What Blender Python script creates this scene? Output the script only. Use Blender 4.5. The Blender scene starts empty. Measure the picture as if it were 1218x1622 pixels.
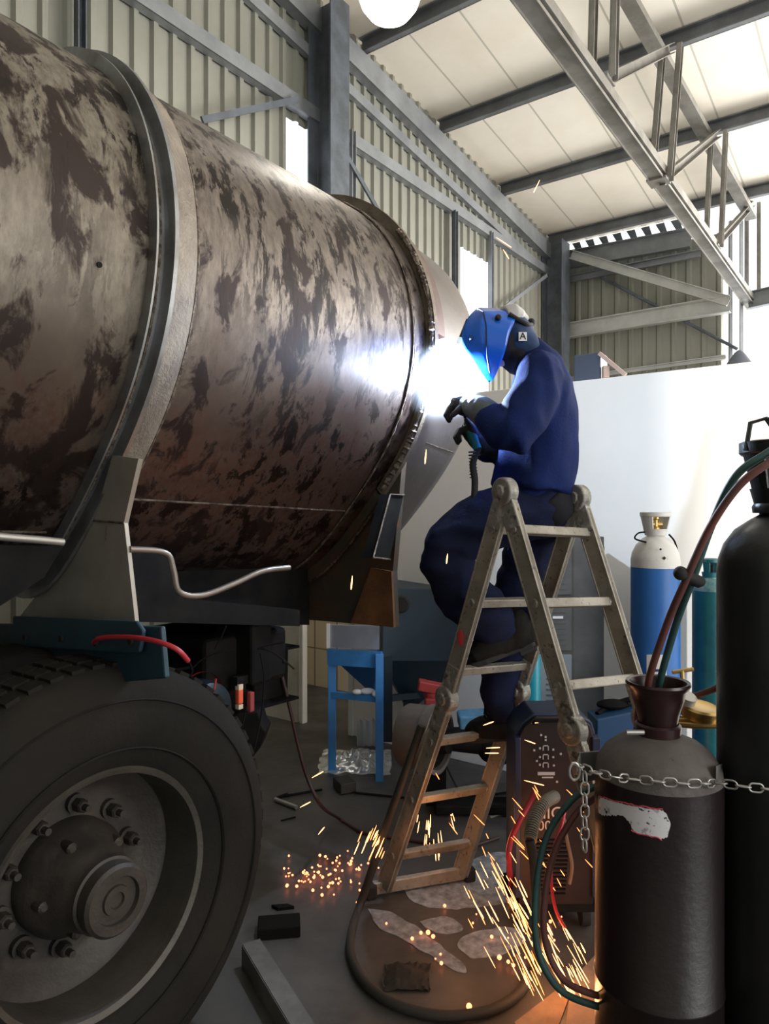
import bpy, bmesh, math, random
from mathutils import Vector, Matrix, noise
V = Vector
R = math.radians
random.seed(7)
SC = bpy.context.scene
COL = SC.collection
F = 1134.0
H = 1.5

def P(px, py, Y):
    """world point seen at a photo pixel, at distance Y in front of the camera"""
    return V(((px - 609) / F * Y, Y, H - (py - 811) / F * Y))
def PF(px, py):
    """floor point"""
    return P(px, py, H * F / (py - 811))
def onplane(px, py, n, d):
    """point on the plane n.p = d"""
    r = V(((px - 609) / F, 1, -(py - 811) / F)); o = V((0, 0, H))
    return o + r * ((d - n.dot(o)) / n.dot(r))

# ---------------------------------------------------------------- materials
def mat(name, col, rough=.6, metal=0, col2=None, scale=6, cut=(.4, .6), bump=0, bscale=40, emit=0, spec=.5,
        stretch=(1, 1, 1), col3=None, scale3=20, cut3=(.55, .65), coat=0, detail=6, rough2=None):
    m = bpy.data.materials.new(name); m.use_nodes = True
    nt = m.node_tree; N = nt.nodes; L = nt.links
    b = N['Principled BSDF']
    b.inputs['Base Color'].default_value = (*col, 1)
    b.inputs['Roughness'].default_value = rough
    b.inputs['Metallic'].default_value = metal
    b.inputs['Specular IOR Level'].default_value = spec
    b.inputs['Coat Weight'].default_value = coat
    if emit:
        b.inputs['Emission Color'].default_value = (*col, 1)
        b.inputs['Emission Strength'].default_value = emit
    tc = N.new('ShaderNodeTexCoord'); mp = N.new('ShaderNodeMapping')
    L.new(tc.outputs['Object'], mp.inputs[0]); mp.inputs['Scale'].default_value = stretch
    def nz(s, d=detail):
        n = N.new('ShaderNodeTexNoise'); n.inputs['Scale'].default_value = s; n.inputs['Detail'].default_value = d
        n.inputs['Roughness'].default_value = .62
        L.new(mp.outputs[0], n.inputs['Vector']); return n
    def ramp(src, a, c):
        r = N.new('ShaderNodeMapRange'); r.inputs[1].default_value = a; r.inputs[2].default_value = c
        L.new(src, r.inputs[0]); return r.outputs[0]
    cur = None
    if col2:
        n = nz(scale); f = ramp(n.outputs['Fac'], *cut)
        mx = N.new('ShaderNodeMix'); mx.data_type = 'RGBA'
        mx.inputs[6].default_value = (*col, 1); mx.inputs[7].default_value = (*col2, 1)
        L.new(f, mx.inputs[0]); cur = mx.outputs[2]
        if rough2 is not None:
            q = N.new('ShaderNodeMapRange'); q.inputs[3].default_value = rough; q.inputs[4].default_value = rough2
            L.new(f, q.inputs[0]); L.new(q.outputs[0], b.inputs['Roughness'])
    if col3:
        n = nz(scale3); f = ramp(n.outputs['Fac'], *cut3)
        mx = N.new('ShaderNodeMix'); mx.data_type = 'RGBA'
        if cur: L.new(cur, mx.inputs[6])
        else: mx.inputs[6].default_value = (*col, 1)
        mx.inputs[7].default_value = (*col3, 1)
        L.new(f, mx.inputs[0]); cur = mx.outputs[2]
    if cur: L.new(cur, b.inputs['Base Color'])
    if bump:
        n = nz(bscale); bp = N.new('ShaderNodeBump'); bp.inputs['Strength'].default_value = bump
        bp.inputs['Distance'].default_value = .01
        L.new(n.outputs['Fac'], bp.inputs['Height']); L.new(bp.outputs[0], b.inputs['Normal'])
    return m

# ---------------------------------------------------------------- mesh builder (world coordinates)
class MB:
    def __init__(s): s.bm = bmesh.new()
    def poly(s, pts): 
        vs = [s.bm.verts.new(p) for p in pts]; return s.bm.faces.new(vs)
    def box(s, c, size, M=None):
        M = M or Matrix.Identity(3); c = V(c); vs = []
        for x in (-.5, .5):
            for y in (-.5, .5):
                for z in (-.5, .5):
                    vs.append(s.bm.verts.new(c + M @ V((x*size[0], y*size[1], z*size[2]))))
        for f in ((0,1,3,2),(4,6,7,5),(0,4,5,1),(2,3,7,6),(0,2,6,4),(1,5,7,3)):
            s.bm.faces.new([vs[i] for i in f])
        return s
    def beam(s, a, b, w, h, side=None):
        """bar from a to b; w along 'side', h across"""
        a, b = V(a), V(b); d = (b-a); l = d.length; d.normalize()
        side = V(side) if side is not None else (V((0,0,1)).cross(d) if abs(d.z) < .95 else V((1,0,0)))
        side = (side - d*side.dot(d)).normalized(); up = d.cross(side)
        s.box((a+b)/2, (w, h, l), Matrix((side, up, d)).transposed()); return s
    def channel(s, a, b, w, h, t=.008, side=None, flip=1):
        """C section: web w wide and two flanges h deep"""
        a, b = V(a), V(b); d = (b-a).normalized()
        side = V(side) if side is not None else V((0,0,1)).cross(d)
        side = (side - d*side.dot(d)).normalized(); up = d.cross(side)*flip
        s.beam(a, b, w, t, side)
        for q in (-1, 1):
            o = side*q*(w/2-t/2) + up*h/2
            s.beam(a+o, b+o, t, h, side)
        return s
    def tube(s, pts, r, seg=10, caps=True, smooth=None):
        pts = [V(p) for p in pts]
        if smooth: pts = catmull(pts, smooth)
        n = len(pts); rings = []
        rr = r if isinstance(r, (list, tuple)) else [r]*n
        if len(rr) != n: rr = [rr[min(int(i*len(rr)/n), len(rr)-1)] for i in range(n)]
        prev = None
        for i, p in enumerate(pts):
            t = (pts[min(i+1,n-1)] - pts[max(i-1,0)]).normalized()
            if prev is None:
                u = t.orthogonal().normalized()
            else: u = (prev - t*prev.dot(t)).normalized()
            prev = u; v = t.cross(u)
            rings.append([s.bm.verts.new(p + (u*math.cos(2*math.pi*k/seg) + v*math.sin(2*math.pi*k/seg))*rr[i]) for k in range(seg)])
        for a, b in zip(rings, rings[1:]):
            for k in range(seg):
                s.bm.faces.new((a[k], a[(k+1)%seg], b[(k+1)%seg], b[k]))
        if caps:
            s.bm.faces.new(rings[0][::-1]); s.bm.faces.new(rings[-1])
        return s
    def lathe(s, prof, c, axis=(0,0,1), seg=48, closed=False):
        """prof: (radius, height) list"""
        c = V(c); ax = V(axis).normalized(); u = ax.orthogonal().normalized(); v = ax.cross(u)
        rings = []
        for r, h in prof:
            if r < 1e-6: rings.append([s.bm.verts.new(c+ax*h)])
            else: rings.append([s.bm.verts.new(c+ax*h+(u*math.cos(2*math.pi*k/seg)+v*math.sin(2*math.pi*k/seg))*r) for k in range(seg)])
        prs = list(zip(rings, rings[1:])) + ([(rings[-1], rings[0])] if closed else [])
        for a, b in prs:
            if len(a) == 1 and len(b) == 1: continue
            for k in range(seg):
                if len(a) == 1: s.bm.faces.new((a[0], b[(k+1)%seg], b[k]))
                elif len(b) == 1: s.bm.faces.new((a[k], a[(k+1)%seg], b[0]))
                else: s.bm.faces.new((a[k], a[(k+1)%seg], b[(k+1)%seg], b[k]))
        return s
    def prism(s, pts, off):
        """closed solid from polygon pts extruded by vector off"""
        off = V(off); a = [s.bm.verts.new(V(p)) for p in pts]; b = [s.bm.verts.new(V(p)+off) for p in pts]
        n = len(pts); s.bm.faces.new(a[::-1]); s.bm.faces.new(b)
        for i in range(n): s.bm.faces.new((a[i], a[(i+1)%n], b[(i+1)%n], b[i]))
        return s
    def ball(s, c, r, sc=(1,1,1), M=None, seg=16):
        M3 = (M or Matrix.Identity(3)).to_4x4()
        bmesh.ops.create_uvsphere(s.bm, u_segments=seg, v_segments=max(6, seg//2), radius=r,
            matrix=Matrix.Translation(V(c)) @ M3 @ Matrix.Diagonal((*sc, 1)))
        return s
    def build(s, name, m, parent=None, smooth=False, bevel=0, keep=False):
        bm = s.bm
        bmesh.ops.recalc_face_normals(bm, faces=bm.faces[:])
        me = bpy.data.meshes.new(name)
        o = bpy.data.objects.new(name, me); COL.objects.link(o)
        me.materials.append(m)
        if parent:
            PM = wmat(parent); o.parent = parent
            bmesh.ops.transform(bm, matrix=PM.inverted(), verts=bm.verts[:])
        elif not keep:
            xs = [v.co for v in bm.verts]
            c = V((sum(v.x for v in xs)/len(xs), sum(v.y for v in xs)/len(xs), min(v.z for v in xs)))
            bmesh.ops.translate(bm, vec=-c, verts=bm.verts[:]); o.location = c
        bm.to_mesh(me); bm.free()
        if bevel:
            b = o.modifiers.new('b', 'BEVEL'); b.width = bevel; b.segments = 2; b.limit_method = 'ANGLE'
        if smooth:
            for p in me.polygons: p.use_smooth = True
            me.set_sharp_from_angle(angle=R(40))
        return o
def wmat(o):
    M = o.matrix_basis.copy()
    while o.parent: o = o.parent; M = o.matrix_basis @ M
    return M
def catmull(p, n):
    out = []
    for i in range(len(p)-1):
        a, b, c, d = p[max(i-1,0)], p[i], p[i+1], p[min(i+2,len(p)-1)]
        for k in range(n):
            t = k/n
            out.append(.5*((2*b)+(c-a)*t+(2*a-5*b+4*c-d)*t*t+(3*b-a-3*c+d)*t**3))
    out.append(p[-1]); return out
def tag(o, label, cat=None, group=None, kind=None):
    if label: o['label'] = label
    if cat: o['category'] = cat
    if group: o['group'] = group
    if kind: o['kind'] = kind
    return o
def empty(name, loc, label, cat, group=None, rz=0):
    o = bpy.data.objects.new(name, None); COL.objects.link(o); o.location = loc
    o.rotation_euler.z = rz; o.empty_display_size = .1
    return tag(o, label, cat, group)
def copytree(o, parent=None):
    c = o.copy(); COL.objects.link(c)
    if parent: c.parent = parent
    for ch in [x for x in bpy.data.objects if x.parent == o]: copytree(ch, c)
    return c
def remesh(mb, name, m, parent, vox=.012, sm=6, wr=0, wrs=9, wdir=(1,1,1)):
    """fuse overlapping solids into one continuous surface, smooth, add folds"""
    o = mb.build(name, m, parent)
    r = o.modifiers.new('r', 'REMESH'); r.mode = 'VOXEL'; r.voxel_size = vox
    k = o.modifiers.new('s', 'SMOOTH'); k.iterations = sm; k.factor = .5
    dg = bpy.context.evaluated_depsgraph_get(); dg.update()
    me = bpy.data.meshes.new_from_object(o.evaluated_get(dg))
    o.modifiers.clear(); old = o.data; o.data = me; bpy.data.meshes.remove(old); me.name = name
    if not me.materials: me.materials.append(m)
    if wr:
        me.update()
        nn = [v.normal.copy() for v in me.vertices]
        for v, q in zip(me.vertices, nn):
            c = V((v.co.x*wdir[0], v.co.y*wdir[1], v.co.z*wdir[2]))*wrs
            f = 1 - abs(noise.noise(c))*2.4
            f2 = noise.noise(c*2.3)
            v.co += q*wr*(f*.7 + f2*.5)
    for p in me.polygons: p.use_smooth = True
    return o
def limb(mb, pts, seg=16):
    """tapered limb through (point, ra, rb, axis) : elliptical rings, rounded ends"""
    n = len(pts); rings = []
    for i, q in enumerate(pts):
        p = V(q[0]); ra = q[1]; rb = q[2] if len(q) > 2 else ra
        ax = V(q[3]) if len(q) > 3 else None
        t = (V(pts[min(i+1,n-1)][0]) - V(pts[max(i-1,0)][0])).normalized()
        if ax is None: ax = V((0, 1, 0)) if abs(t.y) < .8 else V((1, 0, 0))
        b = (ax - t*ax.dot(t)).normalized(); a = b.cross(t)
        rings.append([mb.bm.verts.new(p + a*math.cos(2*math.pi*k/seg)*ra + b*math.sin(2*math.pi*k/seg)*rb) for k in range(seg)])
        if i in (0, n-1):
            mb.ball(p, min(ra, rb)*.98, seg=12)
    for a, b in zip(rings, rings[1:]):
        for k in range(seg): mb.bm.faces.new((a[k], a[(k+1)%seg], b[(k+1)%seg], b[k]))
    mb.bm.faces.new(rings[0][::-1]); mb.bm.faces.new(rings[-1])
    return mb
def text(body, size, M, m, name, parent, ext=.0006):
    cu = bpy.data.curves.new(name, 'FONT'); cu.body = body; cu.size = size; cu.extrude = ext
    cu.align_x = 'CENTER'; cu.align_y = 'CENTER'
    t = bpy.data.objects.new(name, cu); COL.objects.link(t)
    dg = bpy.context.evaluated_depsgraph_get(); dg.update()
    me = bpy.data.meshes.new_from_object(t.evaluated_get(dg))
    bpy.data.objects.remove(t); me.materials.clear(); me.materials.append(m)
    o = bpy.data.objects.new(name, me); COL.objects.link(o)
    o.parent = parent; me.transform(wmat(parent).inverted() @ M)
    return o
ARC_GLARE = 28.0; ARC_W = 125; DAY1 = 1900; DAY2 = 240; SUN = 6; SKY = 2.0; EXPO = 0.15
# ================================================================ materials
GALV = mat('galvanised_steel', (.28,.295,.31), .45, .5, (.19,.20,.215), 3, (.35,.7), .1, 30)
GALV_D = mat('dark_painted_steel', (.11,.125,.15), .5, .3, (.07,.08,.09), 4)
CLAD = mat('grey_green_cladding', (.25,.25,.212), .5, .2, (.205,.205,.175), 1.2, (.35,.7))
WHITE = mat('white_plaster', (.88,.86,.82), .8, 0, (.82,.80,.76), 1.2, (.4,.75), .05, 60)
INSUL = mat('white_roof_lining', (.86,.83,.76), .55, 0, (.76,.72,.64), .8, (.4,.7))

PURL = mat('grey_purlin_steel', (.17,.18,.19), .5, .3, (.12,.125,.13), 4)
PALE = mat('pale_galvanised_steel', (.55,.55,.53), .45, .4, (.42,.42,.41), 4, (.35,.7))
# building axes: G runs along the gable wall (to the far right), E_ runs along the long wall
G = V((.588, .809, 0)); EE = V((.809, -.588, 0))
DF = 10.6; EG = -4.4; ET = -1.68
def bp(g, e, z): return G*g + EE*e + V((0,0,z))
def roofz(g): return 5.64 + .108*(DF-g)
RN = V((G.x*.108, G.y*.108, 1)); RD = 5.64 + .108*DF            # roof plane RN.p = RD

# ---- floor: worn concrete
def floor_mat():
    m = mat('worn_concrete', (.10,.094,.090), .34, 0, (.042,.037,.034), 1.4, (.35,.68), .25, 9, col3=(.045,.042,.04), scale3=3.2, cut3=(.55,.72), rough2=.6)
    return m
mb = MB(); mb.poly([bp(DF,EG,0), bp(DF,9,0), bp(-5,9,0), bp(-5,EG,0)])
bmesh.ops.subdivide_edges(mb.bm, edges=mb.bm.edges[:], cuts=3, use_grid_fill=True)
fl = mb.build('floor', floor_mat(), keep=True); tag(fl, 'worn dark concrete workshop floor', kind='structure')

# ---- ribbed cladding, ribs as geometry
def cladding(name, origin, along, out, s0, s1, ztop, zbot, holes=(), pitch=.165, m=CLAD):
    """ztop(s) gives the top; holes = (s0,s1,z0,z1)"""
    mb = MB(); s = s0; prof = [(0,0),(.55,0),(.66,.028),(.89,.028),(1,0)]
    pts = []
    while s < s1:
        for f, o in prof[:-1]: pts.append((s+f*pitch, o))
        s += pitch
    pts.append((s, 0))
    for (a, oa), (b, ob) in zip(pts, pts[1:]):
        za, zb = ztop(a), ztop(b); mid = (a+b)/2
        spans = [(zbot, None)]
        for h in holes:
            if h[0] <= mid <= h[1]: spans = [(zbot, h[2]), (h[3], None)]
        for z0, z1 in spans:
            pa = origin+along*a+out*oa; pb = origin+along*b+out*ob
            mb.poly([pa+V((0,0,z0)), pb+V((0,0,z0)), pb+V((0,0,zb if z1 is None else z1)), pa+V((0,0,za if z1 is None else z1))])
    return mb.build(name, m, keep=True)
def gpt(px, py, e=EG+.06): return onplane(px, py, EE, e)
def gs(px, e=EG): return onplane(px, 500, EE, e).dot(G)
w1 = (gs(449), gs(512), 2.2, gpt(470,188).z); w2 = (gs(727), gs(773), 2.2, gpt(750,398).z)
wl = cladding('wall_left', EE*EG, G, EE, -5, DF-.05, lambda s: roofz(s)+.03, 0, (w1, w2))
tag(wl, 'tall gable wall of grey-green ribbed cladding', kind='structure')
GLASS = bpy.data.materials.new('clear_sheet'); GLASS.use_nodes = True
nt = GLASS.node_tree; nt.nodes.clear(); o_ = nt.nodes.new('ShaderNodeOutputMaterial'); t_ = nt.nodes.new('ShaderNodeBsdfTransparent')
g_ = nt.nodes.new('ShaderNodeBsdfGlossy'); x_ = nt.nodes.new('ShaderNodeMixShader'); x_.inputs[0].default_value = .06
g_.inputs['Roughness'].default_value = .1
nt.links.new(t_.outputs[0], x_.inputs[1]); nt.links.new(g_.outputs[0], x_.inputs[2]); nt.links.new(x_.outputs[0], o_.inputs[0])
for i, w in enumerate((w1, w2)):
    mb = MB(); c = bp((w[0]+w[1])/2, EG-.03, (w[2]+w[3])/2)
    mb.box(c, (w[1]-w[0], .006, w[3]-w[2]), Matrix((G, EE, V((0,0,1)))).transposed())
    tag(mb.build('window_%d' % (i+1), GLASS, keep=True), ['clear roofing sheet let into the gable wall beside the tall column', 'clear sheet let into the gable wall above the welding helmet'][i], kind='structure')

# far long wall
FARN = G
def fpt(px, py, d=DF-.06): return onplane(px, py, G, d)
e_open = fpt(1142, 500).dot(EE)
wb = cladding('wall_back', G*DF, EE, -G, EG, e_open, lambda s: fpt(950,405).z-.02, 0, pitch=.2)
tag(wb, 'ribbed grey-green cladding of the far long wall', kind='structure')

# white partition
WN = G; WD = 3.76
e0 = onplane(395, 900, G, WD).dot(EE)
def wp(px, py, d=WD): return onplane(px, py, G, d)
wtop = wp(900, 605).z
mb = MB(); a0 = onplane(560,900,G,WD).dot(EE); a1 = 3.2
mb.box(bp(WD+.06, (a0+a1)/2, wtop/2), (.12, a1-a0, wtop), Matrix((G, EE, V((0,0,1)))).transposed())
wpn = mb.build('wall_right', WHITE, keep=True, bevel=.004); tag(wpn, 'low white plastered partition wall', kind='structure')
# partition left of the doorway, tiled room beyond
aL = EG+.1; aD0 = onplane(470,900,G,WD).dot(EE)
mb = MB(); mb.box(bp(WD+.02, (aL+aD0)/2, wtop/2), (.04, aD0-aL, wtop), Matrix((G, EE, V((0,0,1)))).transposed())
mb.box(bp(WD+.06, (aD0+a0)/2, (wtop+2.02)/2), (.12, a0-aD0, wtop-2.02), Matrix((G, EE, V((0,0,1)))).transposed())
tag(mb.build('wall_front', mat('dirty_cream_plaster', (.78,.75,.68), .8, 0, (.55,.52,.46), 2.5, (.45,.75)), keep=True), 'dirty cream wall left of the doorway', kind='structure')
# tiles
TILE = bpy.data.materials.new('cream_tiles'); TILE.use_nodes = True; nt = TILE.node_tree
br = nt.nodes.new('ShaderNodeTexBrick'); br.offset = 0; br.inputs['Color1'].default_value = (.72,.62,.45,1); br.inputs['Color2'].default_value = (.66,.56,.40,1)
br.inputs['Mortar'].default_value = (.25,.2,.14,1); br.inputs['Scale'].default_value = 1; br.inputs['Mortar Size'].default_value = .006
br.inputs['Brick Width'].default_value = .2; br.inputs['Row Height'].default_value = .33
tc = nt.nodes.new('ShaderNodeTexCoord'); sx = nt.nodes.new('ShaderNodeSeparateXYZ'); cx = nt.nodes.new('ShaderNodeCombineXYZ')
nt.links.new(tc.outputs['Object'], sx.inputs[0]); nt.links.new(sx.outputs[0], cx.inputs[0]); nt.links.new(sx.outputs[2], cx.inputs[1])
nt.links.new(cx.outputs[0], br.inputs['Vector']); nt.links.new(br.outputs[0], nt.nodes['Principled BSDF'].inputs['Base Color'])
nt.nodes['Principled BSDF'].inputs['Roughness'].default_value = .3
mb = MB(); mb.box(bp(WD+.9, (aD0+a0)/2, 1.05), (.05, 2.4, 2.1), Matrix((G, EE, V((0,0,1)))).transposed())
tag(mb.build('wall_tiled', TILE, keep=True), 'cream tiled wall inside the small washroom', kind='structure')
# door frame stile
DOORW = mat('white_door_paint', (.8,.81,.82), .4, 0, (.65,.66,.68), 3, (.5,.8))
mb = MB(); c0 = onplane(472,900,G,WD-.02); M3 = Matrix((G, EE, V((0,0,1)))).transposed()
mb.box(bp(WD+.02, c0.dot(EE)+.012, 1.01), (.05, .035, 2.02), M3)
mb.box(bp(WD+.06, a0-.02, 1.01), (.14, .04, 2.02), M3)
d1 = mb.build('door_1', DOORW, keep=True, bevel=.003); tag(d1, 'white door frame of the tiled washroom', kind='structure')

# ---- roof
def roof_mat():
    m = mat('lined_roof_panels', (.93,.87,.77), .5, 0, (.80,.72,.60), .7, (.4,.75))
    nt = m.node_tree; N = nt.nodes; L = nt.links; b = N['Principled BSDF']
    src = b.inputs['Base Color'].links[0].from_socket
    tc = N.new('ShaderNodeTexCoord'); sp = N.new('ShaderNodeVectorMath'); sp.operation = 'DOT_PRODUCT'
    sp.inputs[1].default_value = EE; L.new(tc.outputs['Object'], sp.inputs[0])
    dv = N.new('ShaderNodeMath'); dv.operation = 'DIVIDE'; dv.inputs[1].default_value = .56; L.new(sp.outputs['Value'], dv.inputs[0])
    fr = N.new('ShaderNodeMath'); fr.operation = 'FRACT'; L.new(dv.outputs[0], fr.inputs[0])
    lt = N.new('ShaderNodeMath'); lt.operation = 'LESS_THAN'; lt.inputs[1].default_value = .035; L.new(fr.outputs[0], lt.inputs[0])
    mx = N.new('ShaderNodeMix'); mx.data_type = 'RGBA'; L.new(lt.outputs[0], mx.inputs[0]); L.new(src, mx.inputs[6])
    mx.inputs[7].default_value = (.55,.52,.45,1); L.new(mx.outputs[2], b.inputs['Base Color'])
    return m
mb = MB()
gr0 = -5; a = [bp(DF+.05,EG,0), bp(DF+.05,9,0), bp(gr0,9,0), bp(gr0,EG,0)]
for p in a: p.z = roofz(p.dot(G))
mb.prism(a, (0,0,.12))
rf = mb.build('ceiling', roof_mat(), keep=True); tag(rf, 'white lined sloping roof panels with fine seams', kind='structure')

# ---- purlins
def rpt(px, py, dz=.1): return onplane(px, py, RN, RD-dz)
for i, (px, py, lab) in enumerate(((585,74,'dark steel purlin crossing the roof nearest the round lamp'),
        (703,203,'dark steel purlin second from the round lamp'), (795,304,'dark steel purlin third from the round lamp'),
        (877,381,'steel purlin along the far edge of the roof lining'))):
    g = rpt(px, py).dot(G); z = roofz(g)-.085
    mb = MB(); mb.channel(bp(g, EG+.05, z), bp(g, 6, z), .15, .06, .012, side=(0,0,1))
    tag(mb.build('roof_purlin', PURL, keep=False), lab, 'roof beam', 'purlins under the roof')
for g in (rpt(585,74).dot(G)-1.35, rpt(585,74).dot(G)-2.7):
    mb = MB(); z = roofz(g)-.085; mb.channel(bp(g, EG+.05, z), bp(g, 6, z), .15, .06, .012, side=(0,0,1))
    tag(mb.build('roof_purlin', PURL), 'dark steel purlin overhead crossing the top edge of the photo', 'roof beam', 'purlins under the roof')

# ---- gable rafter and wall girts
def rafter(e, dz, w, h, name, lab, m=GALV):
    mb = MB(); A = bp(0, e, roofz(0)-dz); B = bp(DF-.1, e, roofz(DF-.1)-dz)
    mb.channel(A, B, w, h, .014, side=(0,0,1), flip=-1)
    return tag(mb.build(name, m), lab, 'roof beam')
rafter(EG+.12, .30, .22, .1, 'gable_rafter', 'grey steel rafter running down the top of the gable wall')
rafter(EG+.07, .62, .10, .05, 'edge_angle', 'thin steel angle just under the gable rafter')
def gz(px, py): return gpt(px, py).z
z1 = (gz(240,8)+gz(500,178)+gz(535,213)+gz(870,436))/4
mb = MB(); mb.channel(bp(0,EG+.1,z1), bp(gs(505),EG+.1,z1), .12, .08, .01, side=(0,0,1), flip=-1)
tag(mb.build('wall_girt', GALV), 'grey steel girt on the gable wall left of the tall column', 'wall beam')
mb = MB(); mb.channel(bp(gs(533),EG+.1,z1), bp(DF-.15,EG+.1,z1), .12, .08, .01, side=(0,0,1), flip=-1)
tag(mb.build('wall_girt', GALV), 'grey steel girt on the gable wall right of the tall column', 'wall beam')
def column(pa, pb, e, w, d, z0, ztop, name, lab, m=GALV_D, cat='column'):
    ga = onplane(pa,500,EE,e).dot(G); gb = onplane(pb,500,EE,e).dot(G); g = (ga+gb)/2
    mb = MB()
    A = bp(g, e, z0); B = bp(g, e, ztop)
    mb.beam(A, B, .012, d*.9, side=G)                        # web
    for s_ in (-1, 1): mb.beam(A+EE*s_*d/2, B+EE*s_*d/2, w, .014, side=G)
    return tag(mb.build(name, m), lab, cat)
column(504, 536, EG+.2, .26, .26, 0, roofz(gs(520))-.15, 'steel_column', 'tall dark steel column standing halfway along the gable wall')
column(868, 892, EG+.2, .3, .3, 0, roofz(DF-.5)-.2, 'steel_column', 'dark steel column standing in the far corner')
for px, ya, yb, lab, m in ((555,208,420,'pale vertical strut on the gable wall just right of the tall column',GALV),(718,335,520,'dark vertical post left of the bright sheet above the welder',GALV_D),
        (775,368,520,'thin pale vertical post right of the bright sheet above the welder',GALV),(124,-40,260,'dark vertical post on the gable wall at the top left',GALV_D)):
    A = gpt(px, ya, EG+.08); B = gpt(px, yb, EG+.08)
    mb = MB(); mb.channel(A, B, .06, .05, .008, side=G); tag(mb.build('wall_post', m), lab, 'post')
for (x0,y0,x1,y1,lab,m) in ((320,190,470,158,'thin dark rod brace reaching up to the girt left of the tall column',GALV_D),(535,222,600,335,'dark diagonal brace right of the tall column',GALV_D),
        (795,490,866,436,'thin diagonal rod beside the far corner column',GALV)):
    mb = MB(); mb.beam(gpt(x0,y0,EG+.14), gpt(x1,y1,EG+.14), .05, .02, side=(0,0,1)); tag(mb.build('diagonal_brace', m), lab, 'brace')

# ---- far wall steel
def fbeam(x0,y0,x1,y1,w,h,name,lab,m=GALV,d=DF-.12):
    A = fpt(x0,y0,d); B = fpt(x1,y1,d)
    mb = MB(); mb.channel(A, B, w, h, .01, side=(0,0,1), flip=1); return tag(mb.build(name, m), lab, 'wall beam')
fbeam(893,415,1095,378,.26,.1,'eave_beam','broad grey eave beam at the top of the far wall')
fbeam(893,445,1110,402,.10,.06,'wall_girt','thin grey girt just below the far eave beam')
fbeam(893,527,1158,483,.22,.12,'wall_girt','broad pale galvanised girt halfway up the far wall', m=PALE, d=DF-.2)
fbeam(895,602,1150,566,.06,.05,'wall_girt','slim rail along the foot of the visible far cladding', m=PALE)
mb = MB(); mb.channel(fpt(905,404,DF-.3), fpt(1155,478,DF-.3), .13, .06, .01, side=(0,0,1)); tag(mb.build('diagonal_brace', PALE), 'pale steel brace sloping down across the far wall', 'brace')
mb = MB(); mb.tube([fpt(935,430,DF-.1), fpt(1168,553,DF-.1)], .022); tag(mb.build('diagonal_brace', GALV_D), 'dark round rod brace sloping down behind the pale girt', 'brace')
# ends of the corrugated roof sheet over the eave beam
mb = MB(); zz = roofz(DF)-.02
ea = fpt(884,390).dot(EE); eb = fpt(1085,360).dot(EE); k = int((eb-ea)/.19)
for i in range(k):
    e = ea+(eb-ea)*i/k
    mb.prism([bp(DF-.02,e,zz), bp(DF-.02,e+.12,zz), bp(DF-.02,e+.17,zz-.17), bp(DF-.02,e+.09,zz-.17)], G*.03)
tag(mb.build('trim_1', GALV_D, keep=True), 'dark corrugated sheet ends above the eave beam', kind='structure')

# ---- truss
def tp(px, py, e=ET): return onplane(px, py, EE, e)
tr = empty('roof_truss', tp(1190,485), 'open steel roof truss with paired posts crossing the top right', 'roof truss')
TM = mat('truss_steel', (.24,.23,.21), .5, .4, (.16,.15,.13), 4)
lowz = (tp(955,140).z+tp(1043,290).z+tp(1127,392).z+tp(1190,482).z)/4
A = tp(840,0); B = tp(1192,485); A = A - (B-A)*.25
mb = MB()
mb.channel(A, B, .135, .07, .008, side=EE, flip=-1); mb.channel(A-V((0,0,.035)), B-V((0,0,.035)), .12, .02, .006, side=EE)
mb.build('lower_chord', TM, tr)
lo = [tp(860,20)-(tp(950,132)-tp(860,20))*.3, tp(950,132), tp(1043,288), tp(1127,392), tp(1190,482)]
up = [tp(955,-70), tp(1060,78), tp(1135,212), tp(1190,322)]
ux = (up[1]-up[0]); upc = [up[0]-ux*.8] + up
mb = MB()
mb.channel(rpt(930,-110,.25), rpt(1190,348,.25), .13, .07, .008, side=EE, flip=-1)
mb.build('upper_chord', TM, tr)
for i in range(4):
    for s_ in (-1, 1):
        mb = MB(); T0 = up[i]; L0 = lo[i+1]
        mb.channel(T0+EE*.075*s_+V((0,0,.0)), L0+EE*.075*s_, .07, .04, .008, side=G); mb.build('post', TM, tr)
    if i < 3:
        mb = MB(); mb.channel(lo[i+1], up[i+1], .08, .05, .008, side=(0,0,1)); mb.build('diagonal', TM, tr)
for q in lo[1:]:
    mb = MB(); mb.box(q, (.16,.16,.02), Matrix((G,EE,V((0,0,1)))).transposed()); mb.build('gusset', TM, tr)
# standing posts of the open side
for px, lab in ((1157,'slim pale post in the bright open side, left of the truss end'),(1174,'slim pale post in the bright open side behind the truss end')):
    mb = MB(); g = fpt(px,400); mb.beam(V((g.x,g.y,0)), V((g.x,g.y,fpt(px,350).z)), .04, .04); tag(mb.build('slim_post', GALV), lab, 'post')
mb = MB(); mb.channel(fpt(1185,478), fpt(1330,445), .22, .1, .01, side=(0,0,1)); tag(mb.build('wall_girt', GALV), 'girt running on past the truss end at the right edge', 'wall beam')

# ---- unseen near end and right side of the hall, added to block and shape daylight
wn = cladding('wall_near', G*-3.2, EE, G, EG, 7.5, lambda s: roofz(-3.2), 0, pitch=.3); tag(wn, 'ribbed cladding behind the viewer', kind='structure')
ws2 = cladding('wall_side', EE*7.5, G, -EE, 3.9, DF, lambda s: roofz(s), 0, pitch=.3); tag(ws2, 'ribbed cladding on the far right side', kind='structure')
ws = cladding('wall_side', EE*7.5, G, -EE, -3.2, -2.51, lambda s: roofz(s), 0, pitch=.1); tag(ws, 'ribbed cladding on the near right side', kind='structure')
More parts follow.
